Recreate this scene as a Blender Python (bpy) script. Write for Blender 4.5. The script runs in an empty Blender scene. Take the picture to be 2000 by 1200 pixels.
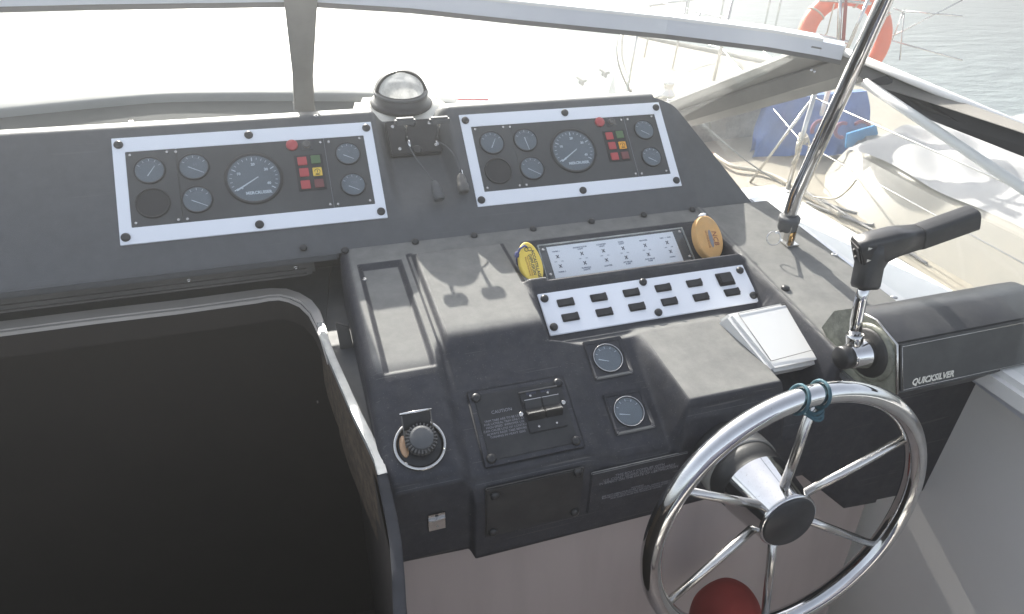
import bpy, bmesh, math, random
import numpy as np
from mathutils import Vector, Matrix
random.seed(5); rng = np.random.default_rng(7)
SC = bpy.context.scene
COL = SC.collection
R = math.radians

# ---------------------------------------------------------------- camera, light, exposure
FPX, YAW, PITCH, ROLL = 1322.0, R(19.0), R(32.0), R(1.9)
_cy, _sy, _cp, _sp = math.cos(YAW), math.sin(YAW), math.cos(PITCH), math.sin(PITCH)
FWD = Vector((_sy*_cp, _cy*_cp, -_sp)); _r = Vector((_cy, -_sy, 0)); _u = _r.cross(FWD)
RT = math.cos(ROLL)*_r + math.sin(ROLL)*_u
UP = -math.sin(ROLL)*_r + math.cos(ROLL)*_u
cd = bpy.data.cameras.new('camera'); cam = bpy.data.objects.new('camera', cd); COL.objects.link(cam)
M = Matrix.Identity(4)
for i in range(3):
    M[i][0] = RT[i]; M[i][1] = UP[i]; M[i][2] = -FWD[i]
cam.matrix_world = M
cd.sensor_fit = 'HORIZONTAL'; cd.sensor_width = 36; cd.lens = 36*FPX/2000
cd.clip_start = .02; cd.clip_end = 4000
SC.camera = cam

SUN_EL, SUN_AZ = R(29.0), R(-1.5)      # azimuth measured from +Y (the bow) towards +X
w = bpy.data.worlds.new('World'); SC.world = w; w.use_nodes = True
nt = w.node_tree; bg = nt.nodes['Background']
sky = nt.nodes.new('ShaderNodeTexSky'); sky.sky_type = 'NISHITA'; sky.sun_disc = False
sky.sun_elevation = SUN_EL; sky.sun_rotation = SUN_AZ; sky.air_density = 1.0; sky.dust_density = 2.5; sky.ozone_density = 1.5
hs = nt.nodes.new('ShaderNodeHueSaturation'); hs.inputs['Saturation'].default_value = .45; nt.links.new(sky.outputs[0], hs.inputs['Color'])
nt.links.new(hs.outputs[0], bg.inputs[0]); bg.inputs[1].default_value = .12
sl_ = bpy.data.lights.new('sun', 'SUN'); sl_.energy = 4.6; sl_.angle = R(.53); sl_.color = (1, .95, .87)
so = bpy.data.objects.new('sun', sl_); COL.objects.link(so)
_sd = Vector((math.sin(SUN_AZ)*math.cos(SUN_EL), math.cos(SUN_AZ)*math.cos(SUN_EL), math.sin(SUN_EL)))
so.rotation_euler = _sd.to_track_quat('Z', 'Y').to_euler()
SC.view_settings.view_transform = 'Standard'; SC.view_settings.look = 'None'
SC.view_settings.gamma = 1; SC.view_settings.use_curve_mapping = False
SC.view_settings.exposure = 1.75

# ---------------------------------------------------------------- measuring helpers (photo pixel + real plane -> point)
def ray(u, v): return RT*((u-1000)/FPX) + UP*((600-v)/FPX) + FWD
def onX(u, v, x): d = ray(u, v); return d*(x/d.x)
def onY(u, v, y): d = ray(u, v); return d*(y/d.y)
def onZ(u, v, z): d = ray(u, v); return d*(z/d.z)
def onS(u, v, y0, z0, ph):
    n = Vector((0, -math.sin(R(ph)), math.cos(R(ph)))); d = ray(u, v)
    return d*((n.y*y0+n.z*z0)/d.dot(n))

# ---------------------------------------------------------------- materials
def mat(name, col, rough=.5, metal=0., var=.12, scale=30., bump=.0, bscale=200., spec=.5, dust=0., dustcol=(.45,.43,.38), dscale=6.,
        speck=0., coat=0., alpha=None, rvar=.1, scratch=0., streak=0., settle=0., setcol=(.195, .193, .182)):
    m = bpy.data.materials.new(name); m.use_nodes = True; n = m.node_tree; L = n.links
    b = n.nodes['Principled BSDF']; b.inputs['Roughness'].default_value = rough; b.inputs['Metallic'].default_value = metal
    b.inputs['Specular IOR Level'].default_value = spec; b.inputs['Coat Weight'].default_value = coat
    tc = n.nodes.new('ShaderNodeTexCoord'); co = tc.outputs['Object']
    geo = n.nodes.new('ShaderNodeNewGeometry'); co = geo.outputs['Position']
    def noise(s, d=4., r=.55):
        t = n.nodes.new('ShaderNodeTexNoise'); t.inputs['Scale'].default_value = s; t.inputs['Detail'].default_value = d
        t.inputs['Roughness'].default_value = r; L.new(co, t.inputs['Vector']); return t.outputs['Fac']
    def ramp(src, a, bb, lo=0., hi=1.):
        t = n.nodes.new('ShaderNodeMapRange'); t.inputs[1].default_value = a; t.inputs[2].default_value = bb
        t.inputs[3].default_value = lo; t.inputs[4].default_value = hi; L.new(src, t.inputs[0]); return t.outputs[0]
    def mix(f, a, bb):
        t = n.nodes.new('ShaderNodeMix'); t.data_type = 'RGBA'
        if isinstance(f, float): t.inputs[0].default_value = f
        else: L.new(f, t.inputs[0])
        for k, s in ((6, a), (7, bb)):
            if isinstance(s, tuple): t.inputs[k].default_value = (*s, 1)
            else: L.new(s, t.inputs[k])
        return t.outputs[2]
    c = mix(ramp(noise(scale), .3, .7), tuple(x*(1-var) for x in col), tuple(min(1, x*(1+var)) for x in col))
    if dust:
        f = ramp(noise(dscale, 8., .7), .42, .72, 0., dust); c = mix(f, c, dustcol)
    if speck:
        f = ramp(noise(420., 2., .5), .66, .74, 0., speck); c = mix(f, c, dustcol)
    def snoise(sc, rot, s_, d_):
        mp = n.nodes.new('ShaderNodeMapping'); mp.inputs['Scale'].default_value = sc; mp.inputs['Rotation'].default_value = rot; L.new(co, mp.inputs[0])
        t = n.nodes.new('ShaderNodeTexNoise'); t.inputs['Scale'].default_value = s_; t.inputs['Detail'].default_value = d_; L.new(mp.outputs[0], t.inputs['Vector']); return t.outputs['Fac']
    if scratch:
        for rz, sc in ((.25, (2., 150., 150.)), (1.2, (2.5, 180., 60.)), (-.5, (3., 130., 130.))):
            c = mix(ramp(snoise(sc, (.3, .2, rz), 2.2, 1.), .735, .77, 0., scratch), c, dustcol)
    if streak:
        c = mix(ramp(snoise((14., 14., 1.2), (0, 0, 0), 1.5, 5.), .48, .70, 0., streak), c, tuple(q*.62 for q in col))
    if settle:      # dust lying on surfaces that face up
        sp = n.nodes.new('ShaderNodeSeparateXYZ'); L.new(geo.outputs['True Normal'], sp.inputs[0])
        up = ramp(sp.outputs[2], .90, .99, 0., settle); g = ramp(noise(22., 9., .7), .3, .7, .62, 1.15)
        mm = n.nodes.new('ShaderNodeMath'); mm.operation = 'MULTIPLY'; L.new(up, mm.inputs[0]); L.new(g, mm.inputs[1]); mm.use_clamp = True
        c = mix(mm.outputs[0], c, setcol); UPF = mm.outputs[0]
    L.new(c, b.inputs['Base Color'])
    rg = ramp(noise(scale*.6, 6., .65), .3, .7, max(.02, rough-rvar*rough), min(1, rough+rvar*rough))
    if settle:
        ad = n.nodes.new('ShaderNodeMath'); ad.operation = 'MULTIPLY_ADD'; ad.use_clamp = True; L.new(UPF, ad.inputs[0]); ad.inputs[1].default_value = .35; L.new(rg, ad.inputs[2]); rg = ad.outputs[0]
    L.new(rg, b.inputs['Roughness'])
    if bump:
        bp = n.nodes.new('ShaderNodeBump'); bp.inputs['Strength'].default_value = bump; bp.inputs['Distance'].default_value = .001
        L.new(noise(bscale, 3.), bp.inputs['Height']); L.new(bp.outputs[0], b.inputs['Normal'])
    return m
def glass(name, dust=.1, tint=(.97, .985, .98), rough=.02, refl=.08, dustcol=(.8, .82, .8)):
    m = bpy.data.materials.new(name); m.use_nodes = True; n = m.node_tree; L = n.links; n.nodes.clear()
    out = n.nodes.new('ShaderNodeOutputMaterial'); tr = n.nodes.new('ShaderNodeBsdfTransparent'); tr.inputs[0].default_value = (*tint, 1)
    gl = n.nodes.new('ShaderNodeBsdfGlossy'); gl.inputs['Roughness'].default_value = rough
    lw = n.nodes.new('ShaderNodeFresnel'); bf = n.nodes.new('ShaderNodeNewGeometry'); io = n.nodes.new('ShaderNodeMapRange'); io.inputs[3].default_value = 1.42; io.inputs[4].default_value = 1/1.42; L.new(bf.outputs['Backfacing'], io.inputs[0]); L.new(io.outputs[0], lw.inputs[0])
    m1 = n.nodes.new('ShaderNodeMixShader'); L.new(lw.outputs[0], m1.inputs[0]); L.new(tr.outputs[0], m1.inputs[1]); L.new(gl.outputs[0], m1.inputs[2])
    df = n.nodes.new('ShaderNodeBsdfDiffuse'); df.inputs[0].default_value = (*dustcol, 1)
    tl = n.nodes.new('ShaderNodeBsdfTranslucent'); tl.inputs[0].default_value = (*dustcol, 1)
    m2 = n.nodes.new('ShaderNodeMixShader'); m2.inputs[0].default_value = .6; L.new(df.outputs[0], m2.inputs[1]); L.new(tl.outputs[0], m2.inputs[2])
    geo = n.nodes.new('ShaderNodeNewGeometry'); t = n.nodes.new('ShaderNodeTexNoise'); t.inputs['Scale'].default_value = 9; t.inputs['Detail'].default_value = 10; t.inputs['Roughness'].default_value = .72
    L.new(geo.outputs['Position'], t.inputs['Vector'])
    r = n.nodes.new('ShaderNodeMapRange'); r.inputs[1].default_value = .35; r.inputs[2].default_value = .75; r.inputs[3].default_value = dust*.5; r.inputs[4].default_value = dust*1.9
    L.new(t.outputs['Fac'], r.inputs[0])
    m3 = n.nodes.new('ShaderNodeMixShader'); L.new(r.outputs[0], m3.inputs[0]); L.new(m1.outputs[0], m3.inputs[1]); L.new(m2.outputs[0], m3.inputs[2])
    L.new(m3.outputs[0], out.inputs[0]); return m

MOULD = mat('black_moulding', (.021, .022, .030), .55, spec=.4, var=.2, scale=60, bump=.45, bscale=1100, dust=.12, dustcol=(.20, .19, .17), dscale=38, speck=.5, settle=.9, scratch=.3)
DASH = mat('charcoal_dash', (.078, .081, .085), .58, var=.08, scale=40, bump=.3, bscale=900, dust=.25, dustcol=(.13, .13, .13), dscale=30, speck=.3, scratch=.3)
SHELF = mat('grey_dash_top', (.075, .08, .078), .8, var=.1, scale=5, bump=.2, bscale=400, dust=.3, dustcol=(.13, .13, .125), spec=.2)
LEDGE = mat('pale_grey_ledge', (.16, .17, .17), .7, var=.06, scale=6, dust=.2, dustcol=(.24, .24, .23))
WHITEP = mat('white_plastic_sheet', (.80, .82, .86), .35, var=.02, scale=4, dust=.05, dustcol=(.6, .6, .58))
COVERW = mat('white_plastic_cover', (.62, .62, .61), .4, var=.03, scale=8, dust=.1, dustcol=(.6, .58, .52), bump=.05, bscale=300)
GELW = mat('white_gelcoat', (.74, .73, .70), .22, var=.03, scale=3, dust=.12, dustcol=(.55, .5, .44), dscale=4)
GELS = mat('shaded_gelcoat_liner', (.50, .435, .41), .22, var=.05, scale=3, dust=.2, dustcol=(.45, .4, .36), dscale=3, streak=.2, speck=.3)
CREAM = mat('cream_gelcoat', (.78, .75, .67), .3, var=.05, scale=6, dust=.2, dustcol=(.5, .44, .34))
PANEL = mat('instrument_face', (.050, .052, .053), .38, var=.1, scale=8, dust=.25, dustcol=(.16, .165, .16), dscale=5)
DIAL = mat('gauge_dial', (.12, .135, .15), .5, var=.12, scale=20, dust=.3, dustcol=(.22, .24, .25), dscale=14)
DIALB = mat('blank_dial', (.02, .02, .022), .6)
BLACK = mat('black_plastic', (.013, .013, .015), .38, var=.1, dust=.2, dustcol=(.12, .12, .11), dscale=20)
RUBBER = mat('black_rubber', (.014, .014, .015), .55, var=.1, bump=.3, bscale=200, dust=.2, dustcol=(.1, .1, .1))
CHROME = mat('polished_stainless', (.58, .575, .57), .06, metal=1, var=.06, scale=40, rvar=.5, speck=.4, dustcol=(.18, .15, .12))
STEEL = mat('dull_stainless', (.56, .545, .52), .24, metal=1, var=.06, scale=25, rvar=.15)
ALU = mat('anodised_aluminium', (.62, .64, .68), .38, metal=.6, var=.05, scale=6, dust=.2, dustcol=(.6, .6, .6))
ALUG = mat('grey_painted_frame', (.20, .193, .178), .5, var=.08, scale=6, dust=.3, dustcol=(.36, .34, .3), speck=.1)
WHITET = mat('print_white', (.75, .77, .78), .5, var=.02)
GREYT = mat('print_faded', (.22, .22, .24), .5, var=.1)
INK = mat('print_ink', (.04, .045, .07), .5, var=.02)
INKB = mat('print_pale_ink', (.14, .17, .24), .5, var=.1)
RED = mat('red_lens', (.42, .06, .065), .35, var=.05)
REDD = mat('dark_red_lens', (.16, .05, .05), .4)
GREENL = mat('green_lens', (.09, .16, .07), .4)
YEL = mat('yellow_lens', (.75, .52, .08), .4)
ORANGEL = mat('amber_lens', (.78, .36, .03), .4)
YFLOAT = mat('yellow_foam', (.82, .60, .10), .6, var=.06, scale=30, bump=.2, bscale=300, dust=.2, dustcol=(.6, .5, .25))
OFLOAT = mat('orange_foam', (.66, .37, .13), .65, var=.12, scale=30, bump=.3, bscale=250, dust=.4, dustcol=(.5, .42, .28), dscale=12)
BROWNI = mat('red_brown_ink', (.30, .09, .05), .6)
NAVYC = mat('navy_cord', (.09, .10, .22), .8, bump=.6, bscale=900)
TEAL = mat('teal_cord', (.03, .085, .11), .7, bump=.5, bscale=900, var=.3, scale=200)
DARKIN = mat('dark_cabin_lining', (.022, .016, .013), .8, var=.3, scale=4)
RAILB = mat('brown_grey_rail', (.105, .10, .095), .45, var=.1, scale=6, dust=.3, dustcol=(.2, .19, .17))
TRIM = mat('beige_trim', (.56, .52, .475), .4, var=.06, scale=10, dust=.2, dustcol=(.3, .28, .25))
CAPM = mat('worn_capping', (.36, .37, .37), .4, metal=.3, var=.15, scale=30, dust=.5, dustcol=(.5, .5, .48), dscale=25)
CAPD = mat('shaded_capping', (.022, .024, .03), .8, spec=.15, var=.15, scale=30, dust=.3, dustcol=(.06, .06, .065), dscale=25)  # lower length of the capping, its shade put into the colour
ROUGHB = mat('rough_brown_core', (.055, .038, .025), .8, var=.5, scale=60, bump=1., bscale=220, dust=.35, dustcol=(.22, .17, .11), dscale=60, speck=.5)
GREYB = mat('worn_grey_paint', (.13, .135, .11), .45, var=.4, scale=45, bump=.8, bscale=160, dust=.6, dustcol=(.32, .33, .27), dscale=35, speck=.7)
GOLD = mat('brass_pin', (.75, .45, .16), .25, metal=1)
NCREAM = mat('sailboat_gelcoat', (.34, .32, .275), .4, var=.05, scale=6, dust=.25, dustcol=(.36, .32, .25))
ORANGE = mat('orange_lifebuoy', (.72, .15, .07), .5, var=.08, scale=10, dust=.2, dustcol=(.8, .4, .3))
BLUE = mat('blue_cloth', (.045, .12, .34), .75, var=.25, scale=6, bump=.3, bscale=60, dust=.3, dustcol=(.18, .25, .4), dscale=8)
BLUEB = mat('bright_blue_cloth', (.05, .30, .62), .7, var=.1)
REDC = mat('red_fabric', (.26, .03, .022), .75, var=.15, scale=8, bump=.2, bscale=200)
TARP = mat('white_tarpaulin', (.40, .395, .39), .65, var=.06, scale=5, bump=.4, bscale=30, dust=.2, dustcol=(.6, .56, .5))
DECKC = mat('cream_deck', (.34, .31, .25), .6, var=.06, scale=8, bump=.4, bscale=120, dust=.4, dustcol=(.24, .20, .15), dscale=14, speck=.4)
ROPE = mat('pale_rope', (.58, .53, .44), .8, var=.15, scale=80, bump=1, bscale=500)
ROPED = mat('grey_line', (.34, .33, .32), .8, var=.15, scale=80, bump=1, bscale=500)
SPECKG = mat('speckled_grey_panel', (.17, .17, .165), .7, var=.3, scale=40, dust=.6, dustcol=(.34, .33, .3), dscale=18, speck=.6)
SHADEC = mat('inner_dark', (.012, .012, .014), .7)
GLASS = glass('dusty_windscreen', .07)
GLASS2 = glass('dusty_side_glass', .06)
GLENS = glass('gauge_lens', .05, tint=(.93, .95, .96), dustcol=(.6, .65, .7))
ACRYL = glass('clear_acrylic', .015, tint=(.995, 1, 1))
BOWL = glass('compass_dome', .85, tint=(.9, .9, .9), dustcol=(.86, .86, .84))

# ---------------------------------------------------------------- object helpers
def prop(o, label=None, cat=None, group=None, kind=None):
    for k, v in (('label', label), ('category', cat), ('group', group), ('kind', kind)):
        if v: o[k] = v
    return o
def empty(name, loc=(0, 0, 0), rot=(0, 0, 0), label=None, cat=None, group=None, parent=None):
    o = bpy.data.objects.new(name, None); COL.objects.link(o); o.location = loc; o.rotation_euler = rot; o.empty_display_size = .02
    if parent: o.parent = parent
    return prop(o, label, cat, group)
def rootm(o):
    m = Matrix.Translation(o.location) @ o.rotation_euler.to_matrix().to_4x4()
    return rootm(o.parent) @ m if o.parent and o.parent.type == 'EMPTY' else m
class MB:
    """collects geometry; build() links it as one mesh object"""
    def __init__(s): s.v = []; s.f = []; s.sm = []
    def add(s, vs, fs, smooth=False):
        k = len(s.v); s.v += [tuple(p) for p in vs]; s.f += [tuple(k+i for i in f) for f in fs]; s.sm += [smooth]*len(fs); return s
    def frame(s, F, k0=0):
        s.v[k0:] = [tuple(F @ Vector(p)) for p in s.v[k0:]]; return s
    def box(s, c, d, rot=None):
        x, y, z = (a/2 for a in d); P = [Vector((i*x, j*y, k*z)) for k in (-1, 1) for j in (-1, 1) for i in (-1, 1)]
        if rot is not None: P = [rot @ p for p in P]
        c = Vector(c); return s.add([p+c for p in P], [(0, 2, 3, 1), (4, 5, 7, 6), (0, 1, 5, 4), (2, 6, 7, 3), (0, 4, 6, 2), (1, 3, 7, 5)])
    def prism(s, poly, ext, smooth=False):
        n = len(poly); P = [Vector(p) for p in poly]; e = Vector(ext)
        return s.add(P+[p+e for p in P], [tuple(range(n)), tuple(range(2*n-1, n-1, -1))]+[(i, i+n, (i+1) % n+n, (i+1) % n) for i in range(n)], smooth)
    def lathe(s, prof, seg=32, F=None, smooth=True, cap=True):
        vs = []; fs = []
        for r, z in prof:
            for i in range(seg):
                a = 2*math.pi*i/seg; p = Vector((r*math.cos(a), r*math.sin(a), z)); vs.append(F @ p if F else p)
        for j in range(len(prof)-1):
            for i in range(seg):
                a, b = j*seg+i, j*seg+(i+1) % seg; fs.append((a, b, b+seg, a+seg))
        s.add(vs, fs, smooth)
        if cap:
            k = len(s.v)-len(vs)
            s.f.append(tuple(k+i for i in reversed(range(seg)))); s.f.append(tuple(k+(len(prof)-1)*seg+i for i in range(seg))); s.sm += [False]*2
        return s
    def tube(s, pts, r, seg=10, closed=False, cap=True):
        P = [Vector(p) for p in pts]; n = len(P); rr = r if isinstance(r, (list, tuple)) else [r]*n
        T = []
        for i in range(n):
            a = P[(i-1) % n] if closed or i > 0 else P[i]; b = P[(i+1) % n] if closed or i < n-1 else P[i]; T.append((b-a).normalized())
        u = T[0].orthogonal().normalized(); vs = []; fs = []
        for i in range(n):
            u = (u-T[i]*u.dot(T[i])).normalized(); w_ = T[i].cross(u)
            for k in range(seg):
                a = 2*math.pi*k/seg; vs.append(P[i]+(u*math.cos(a)+w_*math.sin(a))*rr[i])
        m = n if closed else n-1
        for i in range(m):
            for k in range(seg):
                a, b = i*seg+k, i*seg+(k+1) % seg; c, d = ((i+1) % n)*seg+(k+1) % seg, ((i+1) % n)*seg+k; fs.append((a, b, c, d))
        s.add(vs, fs, True)
        if cap and not closed:
            k = len(s.v)-len(vs); s.f.append(tuple(k+i for i in reversed(range(seg)))); s.f.append(tuple(k+(n-1)*seg+i for i in range(seg))); s.sm += [False]*2
        return s
    def grid(s, A, smooth=True, flip=False):
        ny, nx = A.shape[:2]; k = len(s.v); s.v += [tuple(map(float, p)) for p in A.reshape(-1, 3)]
        for j in range(ny-1):
            b = k+j*nx
            for i in range(nx-1):
                q = (b+i, b+i+1, b+i+1+nx, b+i+nx); s.f.append(q[::-1] if flip else q)
        s.sm += [smooth]*((ny-1)*(nx-1)); return s
    def build(s, name, m, parent=None, world=False, bevel=0, label=None, cat=None, group=None, kind=None, bseg=2, recalc=True, weld=False):
        me = bpy.data.meshes.new(name); me.from_pydata(s.v, [], s.f); me.polygons.foreach_set('use_smooth', s.sm); me.materials.append(m)
        if recalc or bevel or weld:
            bm = bmesh.new(); bm.from_mesh(me)
            if weld: bmesh.ops.remove_doubles(bm, verts=bm.verts, dist=1e-5)
            if bevel:
                es = [e for e in bm.edges if len(e.link_faces) == 2 and e.calc_face_angle(0) > .5]
                bmesh.ops.bevel(bm, geom=es, offset=bevel, segments=bseg, affect='EDGES', clamp_overlap=True)
                for f in bm.faces: f.smooth = True
            if recalc: bmesh.ops.recalc_face_normals(bm, faces=bm.faces)
            bm.to_mesh(me); bm.free()
        if bevel: me.set_sharp_from_angle(angle=R(50))
        me.update(); o = bpy.data.objects.new(name, me); COL.objects.link(o)
        if parent:
            o.parent = parent
            if world: o.matrix_parent_inverse = rootm(parent).inverted()
        return prop(o, label, cat, group, kind)
def text_mesh(lines, size, m, name='lettering', parent=None, loc=(0, 0, 0), rot=0., align='CENTER', shear=0., extrude=.0002, spacing=1., bold=0., world=None, xs=1.):
    cu = bpy.data.curves.new('txt', 'FONT'); cu.body = lines; cu.size = size; cu.align_x = align; cu.align_y = 'CENTER'; cu.extrude = extrude
    cu.shear = shear; cu.space_line = spacing; cu.offset = bold; cu.resolution_u = 2
    t = bpy.data.objects.new('txt', cu); COL.objects.link(t); dg = bpy.context.evaluated_depsgraph_get()
    me = bpy.data.meshes.new_from_object(t.evaluated_get(dg)); bpy.data.objects.remove(t); bpy.data.curves.remove(cu)
    me.materials.clear(); me.materials.append(m)
    o = bpy.data.objects.new(name, me); COL.objects.link(o)
    if parent: o.parent = parent
    if world is not None: o.matrix_local = world
    else: o.location = loc; o.rotation_euler = (0, 0, rot); o.scale = (xs, 1, 1)
    return o
def T(x, y, z): return Matrix.Translation((x, y, z))
def axisF(o, z, x=None):
    """frame with origin o and local Z along z"""
    z = Vector(z).normalized(); x = Vector(x) if x is not None else z.orthogonal(); x = (x-z*x.dot(z)).normalized(); y = z.cross(x)
    F = Matrix.Identity(4)
    for i in range(3): F[i][0], F[i][1], F[i][2], F[i][3] = x[i], y[i], z[i], o[i]
    return F
def cap(parent, x, y, r=.0085, h=.006, m=None, name='screw_cap', z=0., world=None):
    b = MB(); b.lathe([(r, 0), (r, h*.35), (r*.85, h*.75), (r*.5, h*.97), (.0003, h)], 18, F=world if world is not None else T(x, y, z))
    return b.build(name, m or BLACK, parent, world=world is not None)
def screw(parent, x, y, z=0., r=.0035, m=None, world=None):
    F = world if world is not None else T(x, y, z)
    b = MB(); b.lathe([(r, 0), (r, .0008), (r*.8, .0016), (r*.45, .0018), (r*.4, .0006), (.0002, .0005)], 12, F=F)
    return b.build('screw', m or STEEL, parent, world=world is not None)
def ss(d, wd): t = np.clip(d/wd+.5, 0, 1); return t*t*(3-2*t)
def boxm(X, Y, x0, x1, y0, y1, wd):
    return np.minimum(np.minimum(ss(X-x0, wd), ss(x1-X, wd)), np.minimum(ss(Y-y0, wd), ss(y1-Y, wd)))

# ================================================================ sea
def sea():
    m = bpy.data.materials.new('sea_water'); m.use_nodes = True; n = m.node_tree; L = n.links; b = n.nodes['Principled BSDF']
    b.inputs['Base Color'].default_value = (.30, .36, .37, 1); b.inputs['Roughness'].default_value = .3; b.inputs['IOR'].default_value = 1.33
    geo = n.nodes.new('ShaderNodeNewGeometry'); mp = n.nodes.new('ShaderNodeMapping'); mp.inputs['Scale'].default_value = (.55, 1.3, 1); L.new(geo.outputs['Position'], mp.inputs[0])
    t = n.nodes.new('ShaderNodeTexNoise'); t.inputs['Scale'].default_value = 1.6; t.inputs['Detail'].default_value = 7; t.inputs['Roughness'].default_value = .62; L.new(mp.outputs[0], t.inputs['Vector'])
    bp = n.nodes.new('ShaderNodeBump'); bp.inputs['Strength'].default_value = 1; bp.inputs['Distance'].default_value = .22; L.new(t.outputs['Fac'], bp.inputs['Height']); L.new(bp.outputs[0], b.inputs['Normal'])
    MB().add([(-1500, -1500, -2.9), (1500, -1500, -2.9), (1500, 1500, -2.9), (-1500, 1500, -2.9)], [(0, 1, 2, 3)]).build('sea_water', m, kind='structure')
sea()

# ================================================================ own boat: decks, cabin, cockpit (setting)
def boat_setting():
    # foredeck: cambered white sheet running to the bow
    ny, nx = 60, 40; A = np.zeros((ny, nx, 3))
    for j in range(ny):
        t = j/(ny-1); y = 1.55+t*5.0; hw = 1.5*(1-t**2.2)+.02
        for i in range(nx):
            s = i/(nx-1)*2-1; A[j, i] = (-.28+s*hw, y, -.66-.10*s*s-.05*t)
    b = MB().grid(A); E1 = A[:, -1].copy(); E2 = E1.copy(); E2[:, 2] = -2.7; E2[:, 0] -= .3
    b.grid(np.stack([E1, E2])); E1 = A[:, 0].copy(); E2 = E1.copy(); E2[:, 2] = -2.7; E2[:, 0] += .3; b.grid(np.stack([E2, E1]))
    b.build('foredeck', GELW, kind='structure')
    b = MB().box((1.17, .35, -.705), (.17, 2.2, .05)); b.build('side_deck', GELW, bevel=.012, kind='structure')
    b = MB().box((1.235, .35, -1.8), (.03, 2.2, 2.1)); b.build('hull_side', GELW, kind='structure')
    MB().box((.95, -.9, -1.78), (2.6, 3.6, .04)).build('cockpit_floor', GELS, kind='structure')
    # white moulded liner below the console, with its knuckle
    b = MB(); P = [(.06, .80), (.86, .80), (.90, .845), (1.22, .845)]
    for (x0, y0), (x1, y1) in zip(P, P[1:]):
        b.add([(x0, y0, -.88), (x1, y1, -.88), (x1-.06*(x1 > 1), y1-.10, -1.78), (x0, y0-.10, -1.78)], [(0, 1, 2, 3)])
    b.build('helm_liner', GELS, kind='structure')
    # cabin below the hatch
    b = MB(); x0, x1, y0, y1, z0, z1 = -1.3, .05, -.3, 1.6, -2.3, -.79
    V = [(x0, y0, z0), (x1, y0, z0), (x1, y1, z0), (x0, y1, z0), (x0, y0, z1), (x1, y0, z1), (x1, y1, z1), (x0, y1, z1)]
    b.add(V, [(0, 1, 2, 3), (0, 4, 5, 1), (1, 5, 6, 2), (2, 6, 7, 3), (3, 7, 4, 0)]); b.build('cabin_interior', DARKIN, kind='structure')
boat_setting()

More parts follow.
